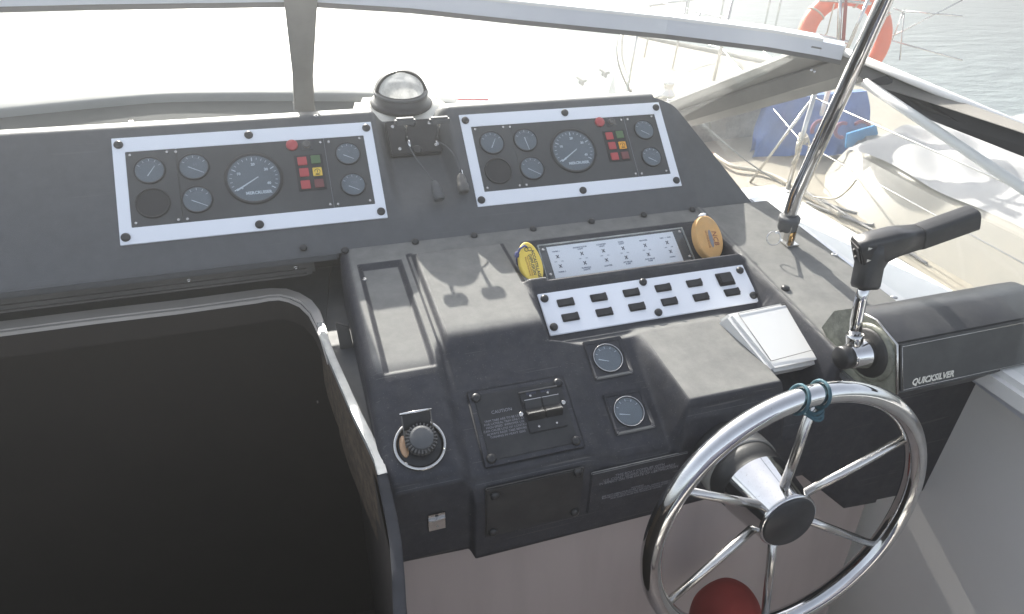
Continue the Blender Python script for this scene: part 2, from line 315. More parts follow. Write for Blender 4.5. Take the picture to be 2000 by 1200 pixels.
# ================================================================ hatch coaming, rail
def hatch():
    root = empty('companionway_hatch', (-.2, 1.0, -.76), label='dark open companionway hatch with beige rounded trim, left of the console', cat='hatch')
    ZC = -.75
    outer = [onZ(u, v, ZC) for u, v in ((200, 603), (350, 586), (500, 566))]
    arc = [(530, 563), (560, 564), (585, 572), (607, 585), (624, 606), (633, 630), (640, 655)]
    side = [(655, 695), (680, 750), (705, 805), (728, 850), (747, 890), (757, 925), (766, 965), (776, 1010), (784, 1055), (790, 1120), (794, 1200), (797, 1280)]
    A = [Vector((-1.25, outer[0].y+.002, ZC))] + outer + [onZ(u, v, ZC) for u, v in arc]
    B = [onZ(u, v, ZC) for u, v in arc[-2:]+side]
    A += [onZ(651, 685, ZC)-Vector((0, 0, .020))]
    def offs(P, d):
        Q = []
        for i, p in enumerate(P):
            a = P[max(0, i-1)]; c = P[min(len(P)-1, i+1)]; t = (c-a).normalized(); k = 1 if P is not A or i < 4 else max(.36, 1-.64*(i-3)/7); Q.append(p+Vector((t.y, -t.x, 0))*d*k)
        return Q
    def strip(P, w0, w1, zt, zb, name, m, droop=0.):
        O, I = offs(P, w0), offs(P, w1); b = MB()
        sec = []
        for o, i in zip(O, I):
            dz = o.z-ZC; sec.append([Vector((o.x, o.y, zb+dz)), Vector((o.x, o.y, zt+dz)), Vector((i.x, i.y, zt+dz)), Vector((i.x, i.y, zb+dz))])
        G = np.array([[tuple(q) for q in s_] for s_ in sec]); b.grid(G, smooth=False)
        for s_ in (sec[0], sec[-1]): b.add(s_, [(0, 1, 2, 3)])
        return b.build(name, m, root, world=True, bevel=.0018)
    strip(A, -.002, .034, ZC, ZC-.008, 'trim', TRIM)
    strip(A, .0335, .037, ZC-.003, ZC-.009, 'dark_bead', BLACK)
    strip(A, .037, .043, ZC-.0015, ZC-.009, 'inner_bead', TRIM)
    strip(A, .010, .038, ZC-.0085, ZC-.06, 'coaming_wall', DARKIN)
    strip(B[:8], .0, .014, ZC+.002, ZC-.014, 'edge_capping', CAPM)
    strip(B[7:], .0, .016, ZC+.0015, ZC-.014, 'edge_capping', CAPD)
    # rough inner face of the right board
    O = offs(B, .0125); b = MB(); G = np.array([[tuple(p+Vector((0, 0, -.012))) for p in O], [tuple(p+Vector((-.004, 0, -.15))) for p in O]]); b.grid(G, smooth=False, flip=True)
    O2 = offs(B, .001); G2 = np.array([[tuple(p+Vector((0, 0, -.012))) for p in O2], [tuple(p+Vector((0, 0, -.30))) for p in O2]]); b.grid(G2, smooth=False)
    b.build('side_board', ROUGHB, root, world=True)
    # apron around the opening
    b = MB(); O = [p for p in A[:-2]]; n = len(O)
    out = [Vector((p.x, 1.62, -.765)) for p in O]; out[-1] = Vector((.07, 1.62, -.765))
    G = np.array([[tuple(Vector((p.x, p.y, -.765))) for p in O], [tuple(q) for q in out]]); b.grid(G, smooth=False)
    q = [Vector((p.x, p.y, -.765)) for p in B[:8]]; r_ = [Vector((.075, p.y, -.765)) for p in B[:8]]; r_[0] = Vector((.075, 1.62, -.765))
    b.grid(np.array([[tuple(p) for p in q], [tuple(p) for p in r_]]), smooth=False); b.build('apron', DASH, root, world=True)
    # hatch slide rail: stacked slats, screws
    p0 = onY(200, 552, 1.3); p1 = onY(612, 503, 1.3); zt = p1.z-.002
    b = MB().box(((-1.25+p1.x)/2, 1.315, zt-.020), (p1.x+1.25, .03, .040)); b.build('slide_rail', RAILB, root, world=True, bevel=.006)
    for k, dz in enumerate((.004, .019, .030)):
        MB().box(((-1.25+p1.x)/2-.008, 1.297, zt-dz-.003), (p1.x+1.23, .006, .004)).build('rail_ridge', RAILB, root, world=True)
    for u, v in ((369, 548), (578, 523)):
        p = onY(u, v, 1.299); screw(root, 0, 0, world=axisF(p, (0, -1, .1)), r=.0045)
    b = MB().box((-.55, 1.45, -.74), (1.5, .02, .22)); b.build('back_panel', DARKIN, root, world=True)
    # small striker plate on the inner side, corner bracket beside the console
    for u, v in ((620, 770), (620, 783)):
        p = onX(u, v, -.03); MB().box(p, (.004, .012, .010)).build('striker', STEEL, root, world=True, bevel=.001)
    p = [onY(u, v, 1.1) for u, v in ((655, 632), (682, 640), (700, 720), (672, 718))]
    MB().prism(p, (0, .01, 0)).build('corner_bracket', RAILB, root, world=True, bevel=.002)
hatch()

# ================================================================ dashboard (upper moulding)
PH = 43.8
def DN(x, s, n=0.):   # point on the dash slope
    c, si = math.cos(R(PH)), math.sin(R(PH)); y0, z0 = 1.46-.3076*c, -.44-.3076*si
    y0, z0 = 1.2565, -.635
    return (x, y0+s*c-n*si, z0+s*si+n*c)
def dashboard():
    root = empty('dashboard', (.2, 1.35, -.65), label='charcoal dash moulding with two raised instrument hoods along its top', cat='dashboard')
    nx = 420; S = list(np.linspace(-.004, .300, 74)); c, si = math.cos(R(PH)), math.sin(R(PH))
    rows = []
    def xm(s): return 1.078-(1.078-.900)*max(0, min(1, (s-.0)/.285))-.045*max(0, (s-.262)/.038)**2.2
    def disp(X, s):
        sc = np.clip(s/.31, 0, 1)
        xl = .188+.012*(1-sc); xr = .330-.0*sc
        val = np.minimum(ss(X-xl, .030), ss(xr-X, .030))*ss(np.full_like(X, s)-.13, .17)
        n = -.005-.050*val
        n = n-np.maximum(0, X-(.895-.0*sc))*.22
        return n
    t = np.linspace(0, 1, nx)
    for s in S:
        X = -1.3+(xm(s)+1.3)*t; n = disp(X, s); rows.append(np.stack([X, 1.2565+s*c-n*si, -.635+s*si+n*c], 1))
    last = rows[-1]
    r_ = .018; c0 = last+np.array([0, si*r_, -c*r_])      # centre of the roll
    for a in np.linspace(0, 1, 9)[1:]:
        ang = R(90+PH)-a*R(PH+8); rows.append(np.stack([last[:, 0], c0[:, 1]+r_*math.cos(ang), c0[:, 2]+r_*math.sin(ang)], 1))
    l2 = rows[-1]; rows.append(l2+np.array([0, .035, -.004])); rows.append(l2+np.array([0, .045, -.012])); rows.append(l2+np.array([0, .055, -.10]))
    A = np.stack(rows); b = MB().grid(A)
    # right end skirt
    E = A[:, -1]; E2 = E.copy(); E2[:, 2] = -.72; E2[:, 1] = np.maximum(E2[:, 1], 1.27); b.grid(np.stack([E, E2], 0))
    b.build('moulding', DASH, root, world=True)
    # underside lip at the seam
    MB().box((-.62, 1.262, -.647), (1.36, .012, .018)).build('lower_lip', DASH, root, world=True, bevel=.004)
    # front closing wall down to the shelf
    # row of caps along the seam
    for u, v in ((593, 486), (674, 491), (811, 474), (926, 462), (1041, 449), (1155, 434), (1257, 421), (1352, 411)):
        p = onS(u, v, 1.2565, -.635, PH); cap(root, 0, 0, r=.0075, h=.006, world=axisF(p+Vector((0, -.0, .001)), (0, -.45, .9)))
    for u, v, zz in ((255, 243, 0), (618, 231, 0), (1311, 200, 0)):
        p = onS(u, v, 1.475, -.42, 10); screw(root, 0, 0, world=axisF(p+Vector((0, .01, .002)), (0, -.1, 1)), r=.005)
    # control block between the hoods
    F = axisF(DN(.262, .272, -.053), (0, -si, c), (1, 0, 0))
    MB().box((0, -.012, .006), (.115, .085, .016)).frame(F).build('control_block', BLACK, root, world=True, bevel=.003)
    for x, y in ((-.043, .015), (.040, .018), (-.036, -.040), (.046, -.036)):
        screw(root, 0, 0, world=F @ T(x, y, .0142), r=.0042)
    for y in (.022, -.044): cap(root, 0, 0, r=.010, h=.004, m=BLACK, world=F @ T(.002, y, .0135), name='boss')
    return F
BLK = dashboard()

def pull_handle(pt, pb, pend, pmid, label):
    """T-shaped stop pull with stem, eye and hanging cable with a plug"""
    h = onY(pt[0], pt[1], 1.42); s = onY(pb[0], pb[1], 1.462)
    root = empty('stop_pull', tuple(s), label=label, cat='pull handle', group='T-shaped engine stop pulls between the hoods')
    MB().box(h, (.044, .016, .015)).build('grip', DASH, root, world=True, bevel=.004)
    MB().tube([h, (h+s)/2, s+Vector((0, .02, -.01))], [.0042, .0036, .003], 10).build('stem', STEEL, root, world=True)
    MB().tube([s+Vector((0, 0, .006)), s+Vector((.002, -.006, -.004)), s+Vector((.004, -.004, -.018))], .0042, 8).build('collar', CHROME, root, world=True)
pull_handle((791, 237), (797, 280), 0, 0, 'left T-shaped engine stop pull in front of the compass')
pull_handle((858, 235), (853, 280), 0, 0, 'right T-shaped engine stop pull next to the right hood')
def lead(pts, end, enddir, label, tip):
    P = [onS(u, v, 1.2565, -.635, PH)+Vector((0, -.004, .004)) for u, v in pts]
    e = onS(end[0], end[1], 1.2565, -.635, PH)+Vector((0, -.006, .006)); root = empty('cable_lead', tuple(e), label=label, cat='cable', group='thin cables with plugs hanging between the hoods')
    Q = []
    for i in range(len(P)-1):
        for k in range(6):
            t = k/6; p0 = P[max(0, i-1)]; p1, p2 = P[i], P[i+1]; p3 = P[min(len(P)-1, i+2)]
            Q.append(.5*((2*p1)+(p2-p0)*t+(2*p0-5*p1+4*p2-p3)*t*t+(3*p1-p0-3*p2+p3)*t*t*t))
    Q.append(P[-1]); MB().tube(Q, .0016, 8).build('wire', DASH, root, world=True)
    d = (onS(enddir[0], enddir[1], 1.2565, -.635, PH)-onS(pts[-1][0], pts[-1][1], 1.2565, -.635, PH)).normalized()
    F = axisF(Q[-1], d); MB().lathe([(.004, -.004), (.0075, 0), (.0105, .010), (.0105, .020), (.0125, .022), (.0125, .036), (.0105, .040), (.0085, .0405), (.008, .036), (.002, .036)], 18, F=F).build('plug', DASH if not tip else RAILB, root, world=True)
    if tip: MB().box((0, .003, -.006), (.008, .004, .014)).frame(F).build('clip', CHROME, root, world=True, bevel=.001)
lead([(797, 287), (812, 312), (832, 338), (848, 360)], (848, 358), (858, 392), 'cable lead ending in a grey plug, the longer one left under the control block', False)
lead([(856, 280), (872, 290), (888, 310), (899, 345)], (899, 345), (907, 385), 'cable lead ending in a plug with bright clip beside the right panel', True)

# ================================================================ gauges
def gauge(parent, x, y, r, needle, ticks=(0, 0, 0), nums=None, z=0., arc=None, mark=None, dial=None, name='gauge', nlen=(-.45, .75), brand=False, off=(0, 0), extra=None):
    g = MB(); g.lathe([(r*1.10, 0), (r*1.10, .0025), (r*1.04, .0040), (r*.99, .0036), (r*.985, .0012)], 40, F=T(x, y, z), cap=False)
    o = g.build(name, BLACK, parent)
    MB().lathe([(r*.99, z+.0006), (r*.99, z+.0013)], 40, F=T(x, y, 0)).build('dial', dial or DIAL, o)
    if needle is None: return o
    b = MB(); a0, a1, n = ticks
    for i in range(n):
        a = R(a0+(a1-a0)*i/max(1, n-1)); big = (i % 5 == 0) if n > 8 else True; L = .16 if big else .09
        m = Matrix.Rotation(a, 3, 'Z'); b.box(Vector((x, y, z+.0016))+m @ Vector((r*(.90-L/2), 0, 0)), (r*L, r*(.035 if big else .018), .0003), m)
    if n: b.build('tick_marks', WHITET, o)
    if nums:
        for a, s, q in nums: text_mesh(s, r*q, WHITET, 'numeral', o, (x+math.cos(R(a))*r*.60, y+math.sin(R(a))*r*.60, z+.0016), bold=r*.006)
    ox, oy = off; m = Matrix.Rotation(R(needle), 3, 'Z'); c = Vector((x+ox*r, y+oy*r, z+.0024))
    b = MB(); b.add([c+m @ Vector(p)*r for p in ((nlen[0], -.035, 0), (nlen[1], -.018, 0), (nlen[1], .018, 0), (nlen[0], .035, 0))], [(0, 1, 2, 3)])
    b.build('needle', WHITET, o)
    if arc:
        pts = [Vector((x+math.cos(R(a))*r*.72, y+math.sin(R(a))*r*.72, z+.0016)) for a in np.linspace(arc[0], arc[1], 14)]
        MB().tube(pts, r*.02, 5).build('scale_arc', GREYT, o)
    if mark: text_mesh(mark, r*.36, GREYT, 'dial_symbol', o, (x+.1*r, y+.18*r, z+.0016))
    if brand: text_mesh('MERCRUISER', r*.17, WHITET, 'dial_lettering', o, (x+.12*r, y-.62*r, z+.0016), bold=r*.006)
    MB().lathe([(r*.985, z+.0030), (r*.985, z+.0034)], 36, F=T(x, y, 0)).build('lens', GLENS, o)
    return o

def instrument_panel(o, label, lit, needles):
    root = empty('engine_gauge_cluster', o, (R(PH), 0, 0), label=label, cat='instrument panel', group='white framed engine instrument panels on the hoods')
    W, H = .5, .2214; x0, x1, y1, y0 = .0218, .4795, -.0308, -.1885
    # white frame: four mitred bars in one plate, 4 mm thick
    O = [(0, 0), (W, 0), (W, -H), (0, -H)]; I = [(x0, y1), (x1, y1), (x1, y0), (x0, y0)]
    b = MB(); V = [(*p, z) for z in (-.001, -.0052) for p in O+I]
    f = []
    for k in range(4):
        j = (k+1) % 4; f += [(k, j, 4+j, 4+k), (8+k, 12+k, 12+j, 8+j), (k, 8+k, 8+j, j), (4+k, 4+j, 12+j, 12+k)]
    b.add(V, f); b.build('frame', WHITEP, root, bevel=.0007)
    # black faces: three plates butting along visible joints
    xa, xb = .112, .3965
    for a, c in ((x0-.001, xa-.0005), (xa+.0005, xb-.0006), (xb+.0006, x1+.001)):
        MB().box(((a+c)/2, (y0+y1)/2, -.0030), (c-a, y1-y0+.002, .0020)).build('face_plate', PANEL, root, bevel=.0003)
    MB().box((xb, (y0+y1)/2, -.0023), (.0008, y1-y0, .0016)).build('joint_strip', GREYT, root)
    z = -.0020
    for (x, y) in ((.012, -.015), (.251, -.0125), (.488, -.0145), (.4885, -.207), (.249, -.2085), (.0105, -.207)): cap(root, x, y, z=-.001)
    for (x, y) in ((.096, -.037), (.389, -.040), (.3895, -.180), (.405, -.181), (.104, -.1815), (.120, -.1815), (.030, -.038), (.470, -.037), (.470, -.180), (.030, -.180), (.112, -.038), (.406, -.040)):
        screw(root, x, y, z, r=.0029)
    N = needles; d = dict(z=z)
    gauge(root, .0620, -.0735, .0262, N[0], (150, 30, 5), arc=(150, 40), off=(.1, -.1), nlen=(-.45, .5), **d)
    gauge(root, .1416, -.0731, .0262, N[1], (150, 30, 5), arc=(150, 40), mark='E  F' if False else 'H', off=(0, -.2), **d)
    gauge(root, .1415, -.1431, .0262, N[2], (150, 30, 5), arc=(150, 30), off=(0, -.25), **d)
    gauge(root, .0622, -.1424, .0285, None, dial=DIALB, name='blank_gauge', **d)
    gauge(root, .2501, -.1088, .0508, N[3], (212, -32, 21), [(218, '0', .15), (157, '10', .15), (88, '20', .15), (35, '30', .15), (-25, '40', .15)], brand=True, nlen=(-.62, .38), off=(-.15, -.15), **d)
    gauge(root, .4412, -.0702, .0238, N[4], (150, 30, 5), arc=(160, 30), mark='V', off=(-.05, -.3), nlen=(-.4, .55), **d)
    gauge(root, .4417, -.1410, .0238, N[5], (150, 30, 5), arc=(160, 30), mark='ON', off=(-.05, -.3), nlen=(-.4, .55), **d)
    MB().lathe([(.0118, 0), (.0118, .004), (.0105, .0055), (.002, .006)], 24, F=T(.332, -.0425, z)).build('push_button', RED, root)
    MB().box((.361, -.0450, z+.0012), (.022, .020, .0030)).build('buzzer_plate', DASH, root, bevel=.001)
    o2 = MB().lathe([(.0078, 0), (.0078, .005), (.0062, .0066), (.0058, .0040), (.001, .0038)], 24, F=T(.361, -.0445, z+.0026)).build('buzzer_ring', RAILB, root)
    MB().box((.3605, -.106, z+.0006), (.056, .080, .0016)).build('lamp_housing', BLACK, root, bevel=.0008)
    for (x, y, m) in ((.3473, -.080, lit[0]), (.3744, -.0785, GREENL), (.3480, -.1054, RED), (.3743, -.1062, lit[1]), (.3475, -.1326, RED), (.3742, -.1323, REDD)):
        l = MB().box((x, y, z+.0022), (.0185, .0185, .0030)).build('warning_lamp', m, root, bevel=.0008)
        if m in (YEL, ORANGEL):
            b = MB(); b.tube([(x+.0055*math.cos(a), y+.0055*math.sin(a), z+.0039) for a in np.linspace(-2.3, 5.4-2.3, 10)], .0006, 4).box((x, y-.0068, z+.0039), (.009, .0012, .0004)).box((x, y, z+.0039), (.0012, .006, .0004)); b.build('lamp_symbol', BLACK, l)
    return root
instrument_panel((-.331, 1.460, -.440), 'left instrument panel, white frame round black face with yellow lamp, on the left hood', (RED, YEL), (55, -28, -28, 31, -28, -28))
instrument_panel((.364, 1.464, -.439), 'right instrument panel, white frame round black face with amber lamp, on the right hood', (RED, ORANGEL), (60, -80, -32, 33, -32, -32))

# ================================================================ helm console moulding (height field)
SWP = 29.5
SWz = lambda y: -.6532+(y-1.0193)*math.tan(R(SWP))
def console():
    root = empty('helm_console', (.5, .95, -.80), label='black moulded helm console with raised pods, below the dashboard', cat='console')
    step = .0026; xs = np.arange(.060, 1.0871, step); ys = np.arange(.722, 1.264, step); X, Y = np.meshgrid(xs, ys)
    zp = -.637-(1.256-Y)*.080
    foff = .024*ss(X-.42, .08)-.022*(1-ss(X-.186, .03))
    zF = -.684-(.9-Y)*.5658-foff
    k = .012; d = zF-zp; h = np.clip(.5+.5*d/k, 0, 1); main = zF*(1-h)+zp*h-k*h*(1-h)     # smooth minimum
    # second pod raised, groove sunk, gutters
    main = main+.007*boxm(X, Y, .203, .388, .90, 1.208, .014)*ss(Y-.92, .05)
    main = main-.010*boxm(X, Y, .094, .172, .885, 1.195, .012)
    main = main-.0035*np.minimum(ss(X-.190, .006), ss(.200-X, .006))*ss(Y-.88, .08)*ss(1.215-Y, .01)
    # deep tray behind the legend plate
    zL = -.6475-.0045+(Y-1.194)*.649; m = boxm(X, Y, .434, .862, 1.050, 1.224, .018); main = main*(1-m)+np.minimum(main, zL)*m
    # switch tray: rim and recess
    rim = boxm(X, Y, .388, .872, .914, 1.052, .016); main = main*(1-rim)+(SWz(Y)+.0045)*rim
    rec = boxm(X, Y, .3965, .858, .929, 1.026, .007); main = main*(1-rec)+(SWz(Y)-.004)*rec
    # tray again (behind the ledge)
    m = boxm(X, Y, .434, .862, 1.046, 1.224, .014); main = main*(1-m)+np.minimum(main, zL)*m
    # raised box to the right
    zb = -.700-(.915-Y)*.087; mb = boxm(X, Y, .556, .762, .715, 2., .030)*ss(.925-Y, .03); main = np.maximum(main, main*(1-mb)+zb*mb)
    mb2 = boxm(X, Y, .566, .754, .60, .905, .010); 
    # side dash
    xr = .842+(Y-.74)*.070; side = ss(X-xr, .030); hh = main*(1-side)+zp*side
    lip = np.exp(-((X-xr-.012)/.008)**2)*.0035; hh = hh+lip
    # rounded left edge, outer edge
    def rnd(D, r): q = np.clip(1-D/r, 0, 1); return -r*(1-np.sqrt(np.maximum(0, 1-q*q)))
    hh = hh+rnd(X-.060, .024)+rnd(1.0875-X, .008)+rnd(Y-.722, .012)
    # square recesses of the two lower gauges
    G = np.stack([X, Y, hh], 2)
    # front wall rows
    zbot = np.interp(xs, [.06, .186, .196, .53, .565, .575, .85, 1.0, 1.09], [-.932, -.940, -.957, -.957, -.975, -.953, -.953, -1.095, -1.105])
    proud = .010*ss(xs-.192, .008)
    rows = []
    top = G[0].copy()
    for t in np.linspace(0, 1, 22)[::-1]:
        r_ = top.copy(); yy = .7215-proud*min(1, t*6)*1.0; r_[:, 1] = yy; r_[:, 2] = top[:, 2]*(1-t)+zbot*t; r_[:, 2] -= .002*(t > 0); rows.append(r_)
    back = rows[0].copy(); back[:, 1] += .05
    A = np.concatenate([np.stack([back]+rows), G], 0)
    b = MB().grid(A)
    E = A[:, 0].copy(); E2 = E.copy(); E2[:, 2] = -.96; E2[:, 0] = .058; b.grid(np.stack([E2, E], 1))
    E = A[:, -1].copy(); E2 = E.copy(); E2[:, 2] = -1.0; b.grid(np.stack([E, E2], 1))
    b.build('moulding', MOULD, root, world=True)
    MB().prism([(.866, .7125, -.712), (1.55, .7125, -.712), (1.55, .7125, -1.15), (1.0, .7125, -1.097), (.866, .7125, -.968)], (0, .06, 0)).build('side_panel', MOULD, root, world=True, bevel=.006)
    MB().box((1.20, .70, -.716), (.68, .05, .016)).build('side_ledge', DASH, root, world=True, bevel=.004)
    def hz(x, y):
        j = min(len(ys)-1, max(0, int(round((y-ys[0])/step)))); i = min(len(xs)-1, max(0, int(round((x-xs[0])/step)))); return float(hh[j, i])
    # caps on the side dash ridge, screws
    for u, v in ((1422, 480), (1535, 560)):
        p = onS(u, v, 1.256, -.632, 4.5); cap(root, 0, 0, r=.0085, h=.008, world=axisF((p.x, p.y, hz(p.x, p.y)-.001), (0, 0, 1)))
    p = onS(1630, 497, 1.256, -.637, 4.5); screw(root, 0, 0, world=axisF((p.x, p.y, hz(p.x, p.y)), (0, 0, 1)), r=.007)
    p = onS(711, 546, 1.256, -.645, 4.5); screw(root, 0, 0, world=axisF((p.x, p.y, hz(p.x, p.y)), (0, 0, 1)), r=.0055)
    return hz
HZ = console()

# ================================================================ legend plate, switch panel
def legend():
    s = 1.2; o = (.386*s, .995*s, -.538*s); root = empty('legend_plate', o, (R(33), 0, 0), label='clear acrylic plate over white switch legend card with rows of X marks', cat='legend plate')
    W, H = .345, .0865
    MB().box((.170, -.0422, -.0035), (.3015, .0755, .0012)).build('card', WHITEP, root)
    MB().box((W/2, -H/2, -.0045), (W-.004, H-.004, .0006)).build('backing', DASH, root)
    b = MB().box((W/2, -H/2, 0), (W, H, .0045)); b.build('acrylic_cover', ACRYL, root, bevel=.0012)
    b = MB()
    for c, d in (((W/2, 0, .0005), (W, .0016, .0045)), ((W/2, -H, .0005), (W, .0022, .0045)), ((0, -H/2, .0005), (.0016, H, .0045)), ((W, -H/2, .0005), (.0016, H, .0045))): b.box(c, d)
    b.build('polished_edge', glass('acrylic_edge', .45), root)
    for x, y in ((.009, -.012), (.009, -.072), (.335, -.010), (.336, -.074)): screw(root, x, y, .0023, r=.0033)
    top = ['WIPER 1', 'ENGINE ROOM\nLIGHT', 'COURTESY\nLIGHT', 'PANEL\nLIGHT', 'BLOWER', 'NAV  --  ANC']; bot = ['WIPER 2', 'RUNNING\nLIGHTS', 'LIGHTER', 'AFT BILGE\nPUMP', 'FWD BILGE\nPUMP', 'HORN']
    X = (.0377, .0932, .1435, .1901, .2437, .2982); zt = -.0027
    for k, x in enumerate(X):
        for y in (-.0302, -.0532):
            b = MB()
            for a in (52, 128): b.box((x, y, zt+.0002), (.0098, .0019, .0003), Matrix.Rotation(R(a), 3, 'Z'))
            b.build('x_mark', INK, root)
        text_mesh(top[k], .0046, INKB, 'legend_text', root, (x, -.0165-.001*('\n' not in top[k]), zt), bold=.0001)
        text_mesh(bot[k], .0046, INKB, 'legend_text', root, (x, -.0668, zt), bold=.0001)
        text_mesh('OFF          ON', .0033, INKB, 'legend_text', root, (x, -.0420, zt))
legend()
def rocker(parent, x, y, wdt, hgt, big=False, z=0.):
    b = MB().box((x, y, z+.0012), (wdt, hgt, .0028)); o = b.build('rocker_switch', BLACK, parent, bevel=.0012)
    b = MB(); w2, h2 = wdt*.42, hgt*.40
    if big: b.box((x, y, z+.0048), (w2*2, h2*2, .006)); b.build('rocker_cap', BLACK, o, bevel=.002)
    else:
        P = [(-w2, 0, .002), (-w2, 0, .0036), (-w2*.2, 0, .0044), (w2*.45, 0, .0050), (w2, 0, .0082), (w2, 0, .002)]
        b.prism([(x+p[0], y-h2, z+p[2]) for p in P], (0, 2*h2, 0)); b.build('rocker_cap', BLACK, o, bevel=.0012)
    return o
def switch_panel():
    o = (.3989, 1.0193, -.6532); root = empty('switch_panel', o, (R(SWP), 0, 0), label='white plastic panel with two rows of black rocker switches', cat='switch panel')
    def lc(u, v):
        p = onS(u, v, o[1], o[2], SWP)-Vector(o); return p.x, p.y*math.cos(R(SWP))+p.z*math.sin(R(SWP))
    z7 = lambda a, b: lc(980+a/3.846, 420+b/3.846)
    tl, tr, br, bl = lc(1045, 574.7), lc(1450.6, 518.8), lc(1487, 590.3), lc(1078.8, 653.5)
    x0, x1, yb = (tl[0]+bl[0])/2, (tr[0]+br[0])/2, (br[1]+bl[1])/2
    MB().box(((x0+x1)/2, yb/2, -.0020), (x1-x0, -yb, .0040)).build('plate', WHITEP, root, bevel=.0012)
    for k, p in enumerate(((480, 660), (728, 622), (972, 586), (1210, 550), (1445, 516), (1677, 485))):
        x, _ = z7(*p); rocker(root, x, z7(480, 660)[1] if k < 5 else z7(1677, 485)[1], .034 if k < 5 else .037, .0165 if k < 5 else .030, big=k == 5)
    for p in ((516, 770), (770, 733), (1015, 693), (1258, 654), (1495, 620), (1728, 583)): x, y = z7(*p); rocker(root, x, y, .034, .0165)
    for p in ((320, 632), (1060, 508), (1787, 420), (390, 845), (1175, 735), (1888, 608)): x, y = z7(*p); cap(root, x, y, r=.0078, h=.007)
switch_panel()

# ================================================================ key floats
def oval(parent, F, a, b_, th, m, name, hole=None):
    n = 40; P = [(a*math.cos(t), b_*math.sin(t)) for t in np.linspace(0, 2*math.pi, n+1)[:-1]]; g = MB()
    prof = [(.0, .93), (.0015, .985), (.004, 1.), (th-.004, 1.), (th-.0015, .985), (th, .93)]
    vs = [(x*k, y*k, z) for z, k in prof for x, y in P]; fs = [(j*n+i, j*n+(i+1) % n, (j+1)*n+(i+1) % n, (j+1)*n+i) for j in range(len(prof)-1) for i in range(n)]
    g.add(vs, fs, True); L = (len(prof)-1)*n; g.f += [tuple(reversed(range(n))), tuple(L+i for i in range(n))]; g.sm += [False]*2
    return g.frame(F).build(name, m, parent, world=True)
def floats():
    # yellow float, leaning in the left end of the tray
    y0, z0, ph = 1.190, -.570, 40
    top = onS(1023, 477, y0, z0, ph); bot = onS(1047, 560, y0, z0, ph); c = (top+bot)/2; ax = (top-bot); L = ax.length/2
    ax.normalize(); l = onS(1008, 520, y0, z0, ph); r_ = onS(1060, 530, y0, z0, ph); wx = (r_-l).normalized(); nz = wx.cross(ax).normalized(); wx = ax.cross(nz)
    F = Matrix.Identity(4)
    for i in range(3): F[i][0], F[i][1], F[i][2], F[i][3] = ax[i], -wx[i], nz[i], c[i]
    root = empty('key_float', tuple(c), label='yellow oval foam key float leaning at the left end of the legend plate', cat='key float')
    th = .018; oval(root, F @ T(0, 0, -.006), L*1.0, .0225, th, YFLOAT, 'foam_body')
    Fr = F @ T(0, 0, th-.006+.0002) @ Matrix.Rotation(math.pi, 4, 'Z')
    Mi = rootm(root).inverted()
    text_mesh('ACCASTILLAGE\nDIFFUSION', .0088, INK, 'lettering', root, world=Mi @ Fr @ T(.004, .0050, 0), spacing=.9, bold=.00015)
    text_mesh('TOUT POUR LE BATEAU\nVOILE MOTEUR PECHE', .0040, BROWNI, 'small_lettering', root, world=Mi @ Fr @ T(.006, -.0068, 0), spacing=1.1)
    b = MB()
    for dx in (-.0035, .0035): b.tube([(dx+.0038*math.cos(t), .0038*math.sin(t), 0) for t in np.linspace(0, 6.28, 14)[:-1]], .0006, 4, closed=True)
    b.frame(Fr @ T(-.029, .001, 0) @ Matrix.Rotation(R(90), 4, 'Z')); b.build('emblem', INK, root, world=True)
    hole = F @ Vector((L*.72, .001, th-.004)); P = [hole, hole+Vector((-.006, -.004, .006)), hole+Vector((-.016, -.006, .002)), hole+Vector((-.022, -.006, -.012)), hole+Vector((-.021, -.002, -.024)), hole+Vector((-.016, .002, -.038))]
    MB().tube(P, .0022, 8).build('cord', NAVYC, root, world=True); MB().lathe([(.001, -.006), (.0045, -.003), (.005, .002), (.003, .006), (.001, .007)], 10, F=axisF(P[3], (0, .2, 1))).build('cord_knot', NAVYC, root, world=True)
    # orange float at the right end
    y0, z0, ph = 1.160, -.612, 48
    top = onS(1369, 424, y0, z0, ph); bot = onS(1392, 509, y0, z0, ph); c = (top+bot)/2; ax = (top-bot); L = ax.length/2; ax.normalize()
    l = onS(1353, 460, y0, z0, ph); r_ = onS(1405, 468, y0, z0, ph); W = (r_-l).length/2; wx = (r_-l).normalized(); nz = wx.cross(ax).normalized(); wx = ax.cross(nz)
    for i in range(3): F[i][0], F[i][1], F[i][2], F[i][3] = ax[i], -wx[i], nz[i], c[i]
    root = empty('key_float', tuple(c), label='weathered orange oval foam key float with pale knot, right of the legend plate', cat='key float')
    Mi = rootm(root).inverted()
    oval(root, F @ T(0, 0, -.010), L, W*.98, .022, OFLOAT, 'foam_body')
    Fr = F @ T(0, 0, .0124) @ Matrix.Rotation(math.pi, 4, 'Z')
    text_mesh('NCB', .016, BROWNI, 'lettering', root, world=Mi @ Fr @ T(.004, .0125, 0), shear=.2, bold=.0001)
    MB().lathe([(1, 0), (1, .0004)], 30, F=Fr @ T(.004, .0020, 0) @ Matrix.Diagonal((.020, .0045, 1, 1))).build('painted_oval', GREYT, root, world=True)
    text_mesh('NAUTIQUE CLUB', .0050, BROWNI, 'small_lettering', root, world=Mi @ Fr @ T(.004, -.0060, 0))
    k = F @ Vector((L*.98, 0, .002)); b = MB()
    for a in range(3): b.tube([k+Vector((.006*math.cos(t)+.002*a, .004*math.sin(t+a), .003+.003*math.sin(2*t+a))) for t in np.linspace(0, 6.28, 12)[:-1]], .0024, 7, closed=True)
    b.build('cord_knot', WHITEP, root, world=True)
floats()

